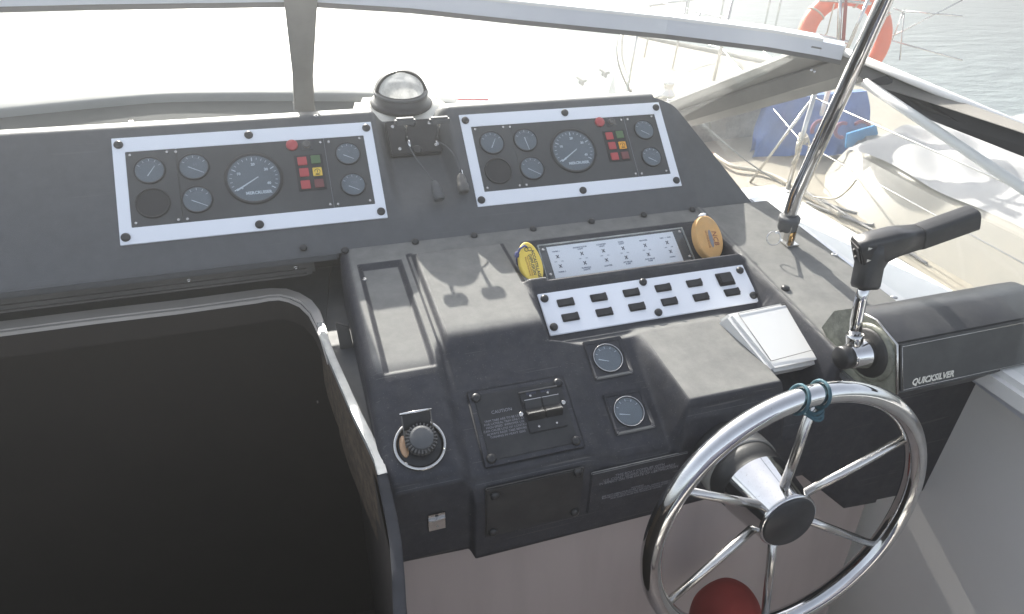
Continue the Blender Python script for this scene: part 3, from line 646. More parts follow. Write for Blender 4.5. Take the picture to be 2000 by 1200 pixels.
# ================================================================ fittings on the lower slope
def slope_frame(u, v, lift=0., off=0.):
    p = onS(u, v, .9, -.684-off, 29.5); return (p.x, p.y, p.z+lift)
def caution_plate():
    tl, tr, br, bl = [Vector(slope_frame(u, v)) for u, v in ((915, 771), (1094, 739), (1141, 872), (951, 912))]
    root = empty('trim_tab_panel', (0, 0, 0), label='black caution plate with twin trim tab rockers on the console slope', cat='switch plate')
    root.location = tl; root.rotation_euler = (R(29.5), 0, 0); W = ((tr-tl).length+(br-bl).length)/2; H = ((bl-tl).length+(br-tr).length)/2
    MB().box((W/2, -H/2, .0015), (W+.008, H+.008, .005)).build('border', MOULD, root, bevel=.0025)
    MB().box((W/2, -H/2, .0030), (W-.012, H-.012, .0045)).build('plate', BLACK, root, bevel=.0012)
    z = .0052
    for x, y in ((.010, -.010), (W-.010, -.010), (W-.010, -H+.010), (.010, -H+.010)): cap(root, x, y, r=.008, h=.006, z=z-.0015)
    text_mesh('CAUTION', .0078, GREYT, 'lettering', root, (.046, -.040, z+.0001))
    text_mesh('TRIM TABS ARE TO BE USED\nFOR LATERAL TRIM ONLY AT\nHIGH SPEED  IMPROPER USE\nCAN CAUSE LOSS OF CONTROL\nALWAYS RAISE TABS BEFORE\nTURNING IN HEAVY SEAS', .0052, GREYT, 'small_lettering', root, (.046, -.067, z+.0001), spacing=1.05)
    sx = W*.70
    MB().box((sx, -.052, z+.001), (.066, .070, .0035)).build('switch_bezel', BLACK, root, bevel=.001)
    MB().box((sx, -.0165, z+.004), (.068, .0020, .003)).build('bright_edge', RAILB, root)
    text_mesh('BOW    BOW', .0072, INK, 'bow_lettering', root, (sx, -.0205, z+.0030), bold=.0004)
    for dx in (-.0155, .0155):
        b = MB(); x = sx+dx; w2 = .0148; P = [(0, .0), (0, .010), (-.014, .0035), (-.026, .013), (-.034, .003), (-.034, 0)]
        b.prism([(x-w2, -.033+p[0], z+.0015+p[1]) for p in P], (2*w2, 0, 0)); b.build('rocker', BLACK, root, bevel=.0012)
        MB().box((x, -.0335, z+.0105), (2*w2, .0012, .0012)).build('rocker_edge', STEEL, root)
        for yy in (-.025, -.079): screw(root, x, yy, z+.0028, r=.0022)
    screw(root, sx-.038, -.052, z, r=.0042); screw(root, sx+.038, -.046, z, r=.0042)
    text_mesh('TRIM', .007, GREYT, 'trim_lettering', root, (sx+.004, -.083, z+.0001))
caution_plate()
def slope_gauge(u, v, label, nd):
    p = onS(u, v, .9, -.708, 29.5); root = empty('square_gauge', (p.x, p.y, p.z), (R(29.5), 0, 0), label=label, cat='gauge', group='square bezel gauges on the lower slope')
    b = MB(); a, c, h = .038, .0305, .004
    V = [(sx*q, sy*q, z) for q, z in ((a, -.001), (a, h), (c, .0005), (c, -.004)) for sx, sy in ((-1, -1), (1, -1), (1, 1), (-1, 1))]
    f = [(4*j+i, 4*j+(i+1) % 4, 4*(j+1)+(i+1) % 4, 4*(j+1)+i) for j in range(3) for i in range(4)]+[(15, 14, 13, 12)]
    b.add(V, f); b.build('square_bezel', MOULD, root, bevel=.0016, recalc=False)
    gauge(root, .000, .000, .0258, nd, (150, 30, 5), z=-.0035+.0025, arc=(150, 30), name='dial_ring', nlen=(-.75, .0), off=(0, -.25))
    MB().tube([(0.0270*math.cos(t), .0270*math.sin(t), .0030) for t in np.linspace(0, 6.283, 49)[:-1]], .0008, 6, closed=True).build('bright_ring', CHROME, root)
slope_gauge(1187, 700, 'upper square bezel gauge, just below the switch panel', -20)
slope_gauge(1228, 804, 'lower square bezel gauge, between the caution plate and the steering wheel', -14)

def round_control():
    p = onS(820, 870, .9, -.662, 29.5); root = empty('round_control', (p.x, p.y, p.z), (R(29.5), 0, 0), label='round black control with metal ring and wire bail, on the left pod slope', cat='control knob')
    r_ = .0405; MB().lathe([(r_, 0), (r_*1.02, .003), (r_*.97, .006), (r_*.88, .006), (r_*.86, .002), (r_*.86, -.003)], 48, F=T(0, 0, 0), cap=False).build('metal_ring', STEEL, root)
    MB().lathe([(r_*.87, .001), (r_*.8, .0012), (.001, .0014)], 40).build('base_disc', BLACK, root)
    MB().lathe([(.022, .0015), (.022, .018), (.0185, .020), (.0185, .026), (.0175, .0275), (.001, .0275)], 36, F=T(.002, .004, 0)).build('knob', DASH, root)
    b = MB()
    for k in range(26):
        a = 2*math.pi*k/26; m_ = Matrix.Rotation(a, 3, 'Z'); b.box(Vector((.002, .004, .016))+m_ @ Vector((.0215, 0, 0)), (.0060, .0026, .012), m_)
    b.build('knurling', RAILB, root, bevel=.0006)
    w2 = .0215; zt = .030; yt = .044
    b = MB()
    for sx in (-1, 1): b.prism([(sx*w2+.001, -.004, .004), (sx*w2+.001, yt, zt), (sx*w2+.001, yt+.003, zt-.004), (sx*w2+.001, .008, .001)], (sx*.0016, 0, 0))
    b.build('bail', RAILB, root, bevel=.0005)
    MB().tube([(-w2-.003, yt, zt), (w2+.003, yt, zt)], .0022, 10).build('bail_pin', CHROME, root)
    MB().prism([(-w2, yt-.001, zt-.003), (w2, yt-.001, zt-.003), (w2, .024, .012), (-w2, .024, .012)], (0, 0, -.0012)).build('guard', BLACK, root)
    MB().lathe([(.012, 0), (.011, .003), (.001, .0035)], 20, F=T(-.024, .002, .0015) @ Matrix.Diagonal((.6, 1.5, 1, 1))).build('amber_lens', mat('amber_patch', (.42, .26, .15), .4), root)
    screw(root, -.026, -.026, .005, r=.0025); screw(root, .035, -.016, .005, r=.0022)
round_control()

def front_face():
    yf = .7215
    p = onY(853, 1018, yf-.001); root = empty('hasp_latch', tuple(p), (R(90), 0, 0), label='small metal hasp latch on the console front, below the round control', cat='latch')
    MB().box((0, 0, .0010), (.0285, .038, .002)).build('plate', STEEL, root, bevel=.001)
    MB().prism([(-.009, .0055, .002), (.010, .0075, .002), (.006, -.004, .002), (.002, -.010, .002), (-.002, -.010, .002), (-.006, -.004, .002)], (0, 0, .003)).build('hook', STEEL, root, bevel=.0008)
    MB().box((.000, .0085, .0035), (.027, .0025, .004)).build('hinge_bar', CHROME, root, bevel=.0008)
    MB().lathe([(.003, .002), (.001, .0021)], 12, F=T(0, .0145, 0)).build('rivet', BLACK, root); MB().lathe([(.002, .005), (.001, .006)], 10, F=T(0, -.007, 0)).build('rivet', CHROME, root)
    yf = .7115
    def plate(px, name, label, m, text=None):
        P = [onY(u, v, yf) for u, v in px]; x0 = (P[0].x+P[3].x)/2; x1 = (P[1].x+P[2].x)/2; zt = (P[0].z+P[1].z)/2; zb = (P[2].z+P[3].z)/2
        r_ = empty(name, (x0, yf, zt), (R(90), 0, 0), label=label, cat='cover plate'); W, H = x1-x0, zt-zb
        MB().box((W/2, -H/2, 0), (W, H, .006)).build('plate', m, r_, bevel=.0018); return r_, W, H
    r_, W, H = plate(((950, 958), (1128, 912), (1142, 1003), (946, 1048)), 'blank_plate', 'plain black cover plate with round caps on the console front', BLACK, None)
    for x, y in ((.014, -.016), (W-.012, -.005), (W-.010, -H+.012), (.012, -H+.012)): cap(r_, x, y, r=.008, h=.006, z=.003)
    r_, W, H = plate(((1149, 926), (1330, 884), (1340, 955), (1150, 1000)), 'notice_plate', 'black safety notice plate with faint lettering, left of the steering wheel', DASH if False else MOULD, None)
    text_mesh('THIS BOAT COMPLIES WITH\nU.S. COAST GUARD SAFETY STANDARDS\nIN EFFECT ON THE DATE OF CERTIFICATION', .0073, GREYT, 'lettering', r_, (W*.50, -.022, .0031), spacing=.85)
    text_mesh('WARNING\nDO NOT OPERATE BLOWER WITH FUEL VAPORS PRESENT\nRUN BLOWER FOUR MINUTES BEFORE STARTING ENGINE\nAND CHECK BILGE FOR GASOLINE VAPORS', .0050, GREYT, 'small_lettering', r_, (W*.50, -H*.66, .0031), spacing=.95)
front_face()

# ================================================================ white instrument cover
def cover():
    T4 = [onS(u, v, .915, -.662, 17) for u, v in ((1420, 613), (1544, 588), (1616, 688), (1512, 726))]
    face = [onS(u, v, .915, -.6615, 17) for u, v in ((1441, 613), (1542, 592), (1603, 680), (1506, 706))]
    root = empty('instrument_cover', tuple(sum(T4, Vector())/4), label='white plastic instrument cover beside the raised black box', cat='cover')
    n = Vector((0, -math.sin(R(17)), math.cos(R(17))))
    x0, x1 = .742, .866; a, b_ = T4[0].y-.002, .752
    def zz(y): return -.662+(y-.915)*math.tan(R(17))
    P = [(x0, a), (x1-.012, a+.004), (x1, b_+.01), (x1-.012, b_-.004), (x0+.006, b_)]
    T4b = [T4[0], T4[1], T4[2], onS(1605, 708, .915, -.668, 17), T4[3]]
    b = MB(); b.prism([p for p in T4b], tuple(-n*.040+Vector((-.003, .018, 0)))); b.build('shell', COVERW, root, world=True, bevel=.007, bseg=4)
    b = MB()
    for p, q in ((face[0], face[1]), (face[1], face[2]), (face[2], face[3]), (face[3], face[0])): b.tube([p+n*.0009, q+n*.0009], .0006, 5)
    b.build('seam_line', GREYB if False else RAILB, root, world=True)
cover()

# ================================================================ compass, mount, shelf
def compass():
    p = onZ(787, 212, -.452); p = Vector((.258, 1.59, -.452))
    m = empty('compass_mount', (.26, 1.59, -.55), label='cream moulded pedestal carrying the compass behind the hoods', cat='pedestal')
    b = MB(); top = [(.165, 1.66), (.345, 1.64), (.385, 1.53), (.135, 1.53)]; zt = (-.437, -.437, -.452, -.452)
    bt = [(.13, 1.76), (.44, 1.72), (.47, 1.44), (.10, 1.44)]
    V = [(x, y, z) for (x, y), z in zip(top, zt)]+[(x, y, -.56) for x, y in bt]
    b.add(V, [(0, 1, 2, 3), (7, 6, 5, 4), (0, 4, 5, 1), (1, 5, 6, 2), (2, 6, 7, 3), (3, 7, 4, 0)]); b.build('pedestal', CREAM, m, world=True, bevel=.014, bseg=4)
    MB().box((.26, 1.535, -.485), (.15, .05, .03)).build('apron', CREAM, m, world=True, bevel=.01)
    screw(m, 0, 0, world=axisF((.250, 1.507, -.459), (0, -.1, 1)), r=.006, m=BLACK)
    root = empty('compass', (.258, 1.592, -.440), (R(8), 0, 0), label='round dome compass with black hood on the cream pedestal', cat='compass')
    MB().lathe([(.070, -.004), (.072, .002), (.066, .008), (.060, .010), (.060, .024), (.056, .030), (.048, .031)], 48, cap=False).build('base_ring', BLACK, root)
    MB().lathe([(.056, .004), (.056, .020), (.001, .021)], 40).build('card', DASH, root)
    MB().lathe([(.0525*math.cos(t), .026+.046*math.sin(t)) for t in np.linspace(0, math.pi/2-.01, 14)], 40, cap=False).build('dome', BOWL, root)
    # hoop over the dome, wide at the feet and thin at the crown
    A = []
    for t in np.linspace(-.12, math.pi+.12, 36):
        wd = .004+.016*abs(math.cos(t))**1.5; ro = .0605; ri = .0605-wd; h0 = .020
        row = []
        for rr, dy in ((ro, .006), (ro, -.010), (ri, -.010), (ri, .006), (ro, .006)): row.append((rr*math.cos(t), dy+.004, h0+(rr*.98)*math.sin(t)*.97))
        A.append(row)
    MB().grid(np.array(A), smooth=False).build('hoop', BLACK, root, weld=True)
    MB().tube([(.0590*math.cos(t), .0590*math.sin(t), .0265) for t in np.linspace(0, 6.283, 49)[:-1]], .0035, 8, closed=True).build('rim', DASH, root)
compass()
def base_y(x): return 2.0-.25*abs(x+.28)**1.3
def base_z(x): return -.452-.08*min(1, max(0, (x-.2)/.8))
def shelf():
    nx = 60; xs = np.linspace(-1.5, .95, nx)
    root = empty('dash_shelf', (-.2, 1.75, -.50), label='grey curved dash shelf under the windscreen behind the hoods', cat='dash shelf')
    rows = [[(x, 1.47+(base_y(x)-.17-1.47)*t, (-.60+(base_z(x)-.020+.60)*t**.8)) for x in xs] for t in np.linspace(0, 1, 14)]
    MB().grid(np.array(rows)).build('top', SHELF, root, world=True)
    r2 = [[(x, base_y(x)+dy, base_z(x)+dz) for x in xs] for dy, dz in ((-.172, -.024), (-.170, -.008), (-.160, -.001), (-.02, .0), (.0, -.004), (.01, -.02), (.01, -.25))]
    MB().grid(np.array(r2)).build('front_ledge', LEDGE, root, world=True)
    # things lying on it
    q = empty('flare_box', (.52, 1.60, -.46), (0, 0, R(-12)), label='small white and red box lying on the dash shelf right of the compass', cat='box')
    q.location = (.445, 1.60, -.485); MB().box((0, 0, .018), (.10, .05, .030)).build('body', WHITEP, q, bevel=.003); MB().box((-.01, .022, .034), (.075, .012, .004)).build('red_stripe', RED, q)
    q = empty('brush_head', (.52, 1.585, -.485), (0, 0, R(-8)), label='small yellowish bristle block at the right end of the white box', cat='brush')
    MB().box((0, 0, .018), (.035, .04, .034)).build('block', mat('straw_block', (.62, .50, .26), .8), q, bevel=.004)
shelf()

# ================================================================ windscreen
def windscreen():
    root = empty('windscreen', (.3, 1.6, -.4), label='raked windscreen with pale aluminium top rail and dusty glass', cat='windscreen')
    top = [(-1.6, 1.10, -.20), (-1.2, 1.36, -.20), (-.7, 1.47, -.195), (-.3, 1.50, -.196)]+[tuple(onY(u, v, y)) for u, v, y in ((600, -8, 1.50), (800, 5, 1.49), (1000, 27, 1.47), (1300, 57, 1.41), (1500, 82, 1.34), (1600, 99, 1.30), (1645, 108, 1.27))]
    P = [Vector(p) for p in top]
    def sweep(P, prof, name, m, bev=0):
        G = []
        for i, p in enumerate(P):
            t = (P[min(len(P)-1, i+1)]-P[max(0, i-1)]).normalized(); o = Vector((t.y, -t.x, 0)).normalized(); up = Vector((0, 0, 1))
            G.append([tuple(p-o*a+up*b_) for a, b_ in prof])
        n = len(prof); b = MB(); G = [g+[g[0]] for g in G]; b.grid(np.array(G), smooth=False); b.add(G[0][:-1], [tuple(range(n))]); b.add(G[-1][:-1], [tuple(range(n))])
        return b.build(name, m, root, world=True, bevel=bev, weld=True)
    Q = P
    sweep(Q, [(-.006, -.010), (-.006, .020), (.028, .024), (.028, -.010)], 'top_rail', ALU)
    sweep(Q[:-1], [(-.010, .0205), (-.010, .027), (.030, .0305), (.030, .0245)], 'rail_bead', GELW)
    sweep(Q, [(-.004, -.020), (-.004, -.0105), (.026, -.0105), (.026, -.020)], 'rubber_seal', RAILB)
    # front glass: ruled surface between base curve and rail
    n = 40; A = np.zeros((2, n, 3)); X = np.linspace(-1.5, 1.10, n)
    px = np.array([p.x for p in P]); py = np.array([p.y for p in P]); pz = np.array([p.z for p in P])
    for i, x in enumerate(X):
        xb = -1.45+(x+1.5)/2.60*(2.49); A[0, i] = (xb, base_y(xb)-.012, base_z(xb)-.004); xt = -1.5+(x+1.5)/2.60*2.62; A[1, i] = (xt, np.interp(xt, px, py)-.0, np.interp(xt, px, pz)-.018)
    MB().grid(A).build('front_pane', GLASS, root, world=True)
    # centre post on the shelf
    b0, b1 = onZ(578, 222, -.49), onZ(616, 222, -.49); t0, t1 = Vector((onY(554, -8, 1.47))), Vector((onY(621, -8, 1.47)))
    b0 = Vector((.085, 1.63, -.492)); b1 = Vector((.133, 1.63, -.492))
    b0 = onY(576, 215, 1.62); b1 = onY(615, 222, 1.62)
    m0 = onY(572, 150, 1.555); m1 = onY(612, 150, 1.555)
    b = MB(); F = [(b0, b1), (m0, m1), (t0, t1)]
    V = [p for a, c in F for p in (a, c, c+Vector((0, .014, .012)), a+Vector((0, .014, .012)))]
    fs = [(4*j+i, 4*j+(i+1) % 4, 4*j+4+(i+1) % 4, 4*j+4+i) for j in range(2) for i in range(4)]+[(0, 1, 2, 3), (11, 10, 9, 8)]
    b.add(V, fs); b.build('centre_post', ALUG, root, world=True, bevel=.003)
    # right corner post: three stepped facets
    def quad(px, ys, th, name, m, lift=0.):
        Pq = [onY(u, v, y) for (u, v), y in zip(px, ys)]; Pq = [p-Vector((0, lift, 0)) for p in Pq]; nrm = (Pq[1]-Pq[0]).cross(Pq[3]-Pq[0]).normalized()
        if nrm.dot(Pq[0]) < 0: nrm = -nrm
        return MB().prism(Pq, tuple(nrm*th)).build(name, m, root, world=True, bevel=.0012)
    quad(((1280, 212), (1585, 92), (1660, 106), (1300, 232)), (1.67, 1.30, 1.27, 1.68), .012, 'post_upper', ALUG)
    quad(((1300, 228), (1662, 107), (1652, 146), (1320, 244)), (1.665, 1.265, 1.27, 1.665), .016, 'post_middle', ALUG, .003)
    quad(((1320, 240), (1655, 142), (1700, 157), (1345, 249)), (1.662, 1.268, 1.24, 1.662), .012, 'post_lower', ALUG, .001)
    for u, v in ((1585, 137), (1591, 140)):
        p = onY(u, v, 1.305); screw(root, 0, 0, world=axisF(p, -p), r=.003, m=CHROME)
    # side top frame running aft from the corner
    A0 = onY(1650, 108, 1.26); A1 = onX(1800, 172, 1.24); A2 = A1+(A1-A0)*3.2
    B0 = onX(1690, 160, 1.20); B1 = onX(1800, 196, 1.225); B2 = B1+(B1-B0)*5.5
    MB().prism([A0, A1, A2, B2, B1, B0], (.02, .006, .004)).build('side_frame', ALUG, root, world=True, bevel=.002)
    MB().tube([A0+Vector((0, 0, .006)), A1+Vector((0, 0, .006)), A2+Vector((0, 0, .006))], .009, 8).build('side_top_bead', GELW, root, world=True)
    C0 = onX(1698, 158, 1.20); C1 = onX(1730, 148, 1.215); C2 = onX(1800, 163+25, 1.25); C2b = onX(2020, 262, 1.28); D2 = onX(2020, 315, 1.28); C3 = C2b+(C2b-C2)*2.; D3 = D2+(D2-onX(1800, 228, 1.245))*2.; D0 = onX(1800, 228, 1.245)
    MB().prism([C0, C1, C2, C2b, C3, D3, D2, D0], (.012, .004, 0)).build('side_rubber', SHADEC, root, world=True)
    E0, E1 = onX(1688, 161, 1.19), onX(1800, 236, 1.23); E2 = E1+(E1-E0)*4.5
    MB().tube([E0, E1, E2], .010, 10).build('side_lower_rail', GELW, root, world=True)
    # side pane
    a = onY(1366, 243, 1.66); c = onX(1690, 160, 1.20); d = onX(2000, 330, 1.27); e = Vector((1.118, .30, -.70)); f = Vector((1.118, 1.27, -.66))
    MB().add([a, c, d, e, f], [(0, 1, 2, 3, 4)]).build('side_pane', GLASS2, root, world=True)
    # pale sill strip outside the dash edge
    b = MB(); s0, s1 = Vector((1.088, 1.34, -.662)), Vector((1.088, .3, -.714))
    b.prism([s0, s1, s1+Vector((.030, 0, .004)), s0+Vector((.030, 0, .004))], (0, 0, -.03)); b.build('sill_strip', ALU, root, world=True, bevel=.003)
    for y in (1.17, .86):
        z = -.662-.05*(1.34-y)+.002; cap(root, 0, 0, r=.007, h=.005, m=STEEL, world=axisF((1.104, y, z+.002), (0, 0, 1)), name='sill_screw')
windscreen()

# ================================================================ stainless pole with foot
def pole():
    base = onS(1538, 478, 1.256, -.640, 4.5); base.z = HZ(min(1.08, base.x), base.y)
    root = empty('canopy_pole', tuple(base), label='polished stainless canopy pole rising from a pinned deck foot', cat='pole')
    b0 = onY(1538, 440, 1.09); b1 = onY(1546, 412, 1.088); b2 = onY(1556, 380, 1.083); t = onY(1728, 0, 1.0); t2 = t+(t-b2)*1.1
    MB().tube([b0, b1, b2, b2+(t-b2)*.2, b2+(t-b2)*.5, t, t2], .0145, 28).build('tube', CHROME, root, world=True)
    d = (b1-b0).normalized(); s = onY(1540, 404, 1.09)
    F = axisF(onY(1536, 448, 1.088), d); MB().lathe([(.006, -.004), (.0185, .0), (.0205, .005), (.0205, .016), (.0225, .020), (.0225, .030), (.0195, .033), (.0150, .033)], 28, F=F).build('collar', RUBBER if False else DASH, root, world=True)
    F2 = Matrix.Translation(base)
    for x in (-.0085, .0085): MB().box((x, 0, .022), (.003, .016, .044)).frame(F2).build('fork', STEEL, root, world=True, bevel=.0008)
    MB().tube([(0, 0, .004), (0, 0, .030)], .0055, 12).frame(F2).build('brass_pin', GOLD, root, world=True)
    MB().box((0, -.002, .002), (.030, .034, .005)).frame(F2).build('foot_plate', STEEL, root, world=True, bevel=.001)
    c = onY(1511, 466, 1.05); rr = .0145; X_ = RT; Y_ = (UP*.9-FWD*.2).normalized()
    MB().tube([c+X_*rr*math.cos(t_)+Y_*rr*math.sin(t_) for t_ in np.linspace(0, 6.283, 33)[:-1]], .0012, 8, closed=True).build('split_ring', CHROME, root, world=True)
    MB().tube([onY(1516, 455, 1.05), onY(1527, 452, 1.08)], .0028, 8).build('ring_tab', STEEL, root, world=True)
pole()

# ================================================================ throttle
def throttle():
    px = ((1607, 640), (1631, 609), (1668, 604), (1708, 625), (1748, 673), (1748, 770), (1700, 790), (1660, 745), (1641, 711))
    xs = .868; P = [onX(u, v, xs) for u, v in px]; c = onX(1700, 688, xs)
    root = empty('throttle_control', tuple(c), label='black side mount throttle box with worn grey plate and chrome lever', cat='throttle')
    MB().prism([p+Vector((.004, 0, 0)) for p in P], (.36, 0, 0)).build('housing', BLACK, root, world=True, bevel=.003)
    cc = sum(P, Vector())/len(P)
    MB().prism([cc+(p-cc)*1.02-Vector((.002, 0, 0)) for p in P], (.0045, 0, 0)).build('side_plate', GREYB, root, world=True, bevel=.0012)
    # chrome edging along the aft rim
    E = [P[2], P[3], P[4], P[5]]; MB().tube([p+Vector((.001, -.003, .001)) for p in E], .0022, 8).build('edge_trim', STEEL, root, world=True)
    # aft face panel with thin border and lettering
    a, b_ = P[4]+Vector((.006, -.0012, -.001)), P[5]+Vector((.006, -.0012, .002))
    fw = .30; n = (Vector((1, 0, 0))).cross(a-b_).normalized()
    if n.y > 0: n = -n
    br = [b_+Vector((0, 0, 0)), b_+Vector((fw, 0, 0)), a+Vector((fw, 0, 0)), a]
    cen = sum(br, Vector())/4
    upv = (a-b_).normalized(); F = Matrix.Identity(4); xv = Vector((1, 0, 0)); nn = xv.cross(upv)
    for i in range(3): F[i][0], F[i][1], F[i][2], F[i][3] = xv[i], upv[i], nn[i], b_[i]
    H = (a-b_).length
    MB().prism([(.002, .002, .0), (fw, .002, 0), (fw, H, 0), (.002, H, 0)], (0, 0, .0016)).frame(F).build('aft_panel', BLACK, root, world=True, bevel=.0006)
    b = MB()
    for p, q in (((.006, .004), (fw-.004, .004)), ((.006, H-.004), (fw-.004, H-.004)), ((.006, .004), (.006, H-.004)), ((fw-.004, .004), (fw-.004, H-.004))):
        b.tube([(p[0], p[1], .0018), (q[0], q[1], .0018)], .0006, 4)
    b.frame(F); b.build('border_line', STEEL, root, world=True)
    text_mesh('QUICKSILVER', .0145, STEEL, 'lettering', root, world=rootm(root).inverted() @ F @ T(.024, .013, .0018), align='LEFT', shear=.35, bold=.0006)
    # pivot
    F = axisF(c, (-1, 0, 0))
    MB().lathe([(.050, .0), (.050, .004), (.044, .007), (.040, .006)], 40, F=F, cap=False).build('dust_ring', GREYB, root, world=True)
    MB().lathe([(.043, .0), (.043, .006), (.038, .010), (.001, .010)], 36, F=F).build('rubber_disc', RUBBER, root, world=True)
    MB().lathe([(.026, .008), (.026, .020), (.022, .028), (.021, .042), (.019, .047), (.017, .047)], 36, F=F).build('pivot_hub', CHROME, root, world=True)
    MB().lathe([(.0195, .040), (.0195, .060), (.017, .063), (.001, .0635)], 32, F=F).build('pivot_knob', BLACK, root, world=True)
    xl = xs-.034; q0 = Vector((xl, c.y, c.z)); l1 = onX(1669, 660, xl); l2 = onX(1673, 625, xl); l3 = onX(1681, 585, xl); l4 = onX(1691, 555, xl)
    MB().tube([q0, l1, l1+(l2-l1)*.2], .0135, 18).build('lever_socket', CHROME, root, world=True)
    MB().tube([l1, l2, l3, l4], [.0100, .0100, .0096, .0090], 18).build('lever', CHROME, root, world=True)
    # grip: tapering neck that turns into the cross handle
    g0 = onX(1689, 562, xl); g1 = onX(1697, 520, xl+.004); g2 = onX(1712, 480, xl+.016); 
    secs = [(g0, .0175, .0165), (g0+(g1-g0)*.15, .0195, .0185), (g1, .0190, .0190), (g1+(g2-g1)*.5, .0225, .021), (g2, .0300, .024)]
    def swept(secs, name, m, bev=0):
        n = 20; A = []
        for i, (p, a_, b2) in enumerate(secs):
            t = (secs[min(len(secs)-1, i+1)][0]-secs[max(0, i-1)][0]).normalized(); side_ = t.cross(Vector((0, 1, 0))).normalized(); side_ = side_ if side_.x > 0 else -side_; f_ = t.cross(side_)
            row = []
            for k in range(n+1):
                th = 2*math.pi*k/n; cx = abs(math.cos(th))**.6*math.copysign(1, math.cos(th)); sx = abs(math.sin(th))**.6*math.copysign(1, math.sin(th)); row.append(tuple(p+side_*a_*cx+f_*b2*sx))
            A.append(row)
        b = MB().grid(np.array(A)); b.add(A[0][:-1], [tuple(range(n))]); b.add(A[-1][:-1], [tuple(range(n))])
        return b.build(name, m, root, world=True, weld=True)
    swept(secs, 'grip_neck', BLACK)
    h0 = onX(1674, 497, xl-.012); h1 = onX(1704, 487, xl+.008); h2 = onX(1745, 472, xl+.035); h3 = onX(1796, 462, xl+.080); h4 = onX(1900, 425, xl+.16)
    def bar(secs, name, m):
        n = 20; A = []
        for i, (p, a_, b2) in enumerate(secs):
            t = (secs[min(len(secs)-1, i+1)][0]-secs[max(0, i-1)][0]).normalized(); u_ = (Vector((0, 0, 1))-t*t.z).normalized(); f_ = t.cross(u_); row = []
            for k in range(n+1):
                th = 2*math.pi*k/n; cx = abs(math.cos(th))**.45*math.copysign(1, math.cos(th)); sx = abs(math.sin(th))**.45*math.copysign(1, math.sin(th)); row.append(tuple(p+u_*a_*cx+f_*b2*sx))
            A.append(row)
        b = MB().grid(np.array(A)); b.add(A[0][:-1], [tuple(range(n))]); b.add(A[-1][:-1], [tuple(range(n))]); return b.build(name, m, root, world=True, weld=True)
    bar([(h0, .0250, .019), (h0+(h1-h0)*.1, .0275, .021), (h1, .0270, .021), (h2, .0215, .020), (h3, .0170, .0165)], 'grip', BLACK)
    bar([(h3-(h3-h2)*.10, .0178, .0172), (h3, .0180, .0175), (h4, .0180, .0175)], 'grip_sleeve', RUBBER)
    d0 = (h0-h1).normalized(); F = axisF(h0+d0*.0008, d0, (0, 0, 1)); o = MB().box((0, 0, .0), (.042, .032, .002)).frame(F).build('trim_recess', SHADEC, root, world=True, bevel=.003)
    for dx in (.0068, -.0068): MB().box((dx, 0, .0022), (.010, .006, .004)).frame(F).build('trim_button', BLACK, root, world=True, bevel=.001)
    for u, v in ((1700, 486), (1697, 509)):
        p = onY(u, v, (h1.y-.0225)); MB().prism([(-.004, -.0025, 0), (.004, 0, 0), (-.004, .0025, 0)], (0, 0, .0006)).frame(axisF(p, (0, -1, .15), (1, 0, 0))).build('grip_arrow', STEEL, root, world=True)
throttle()

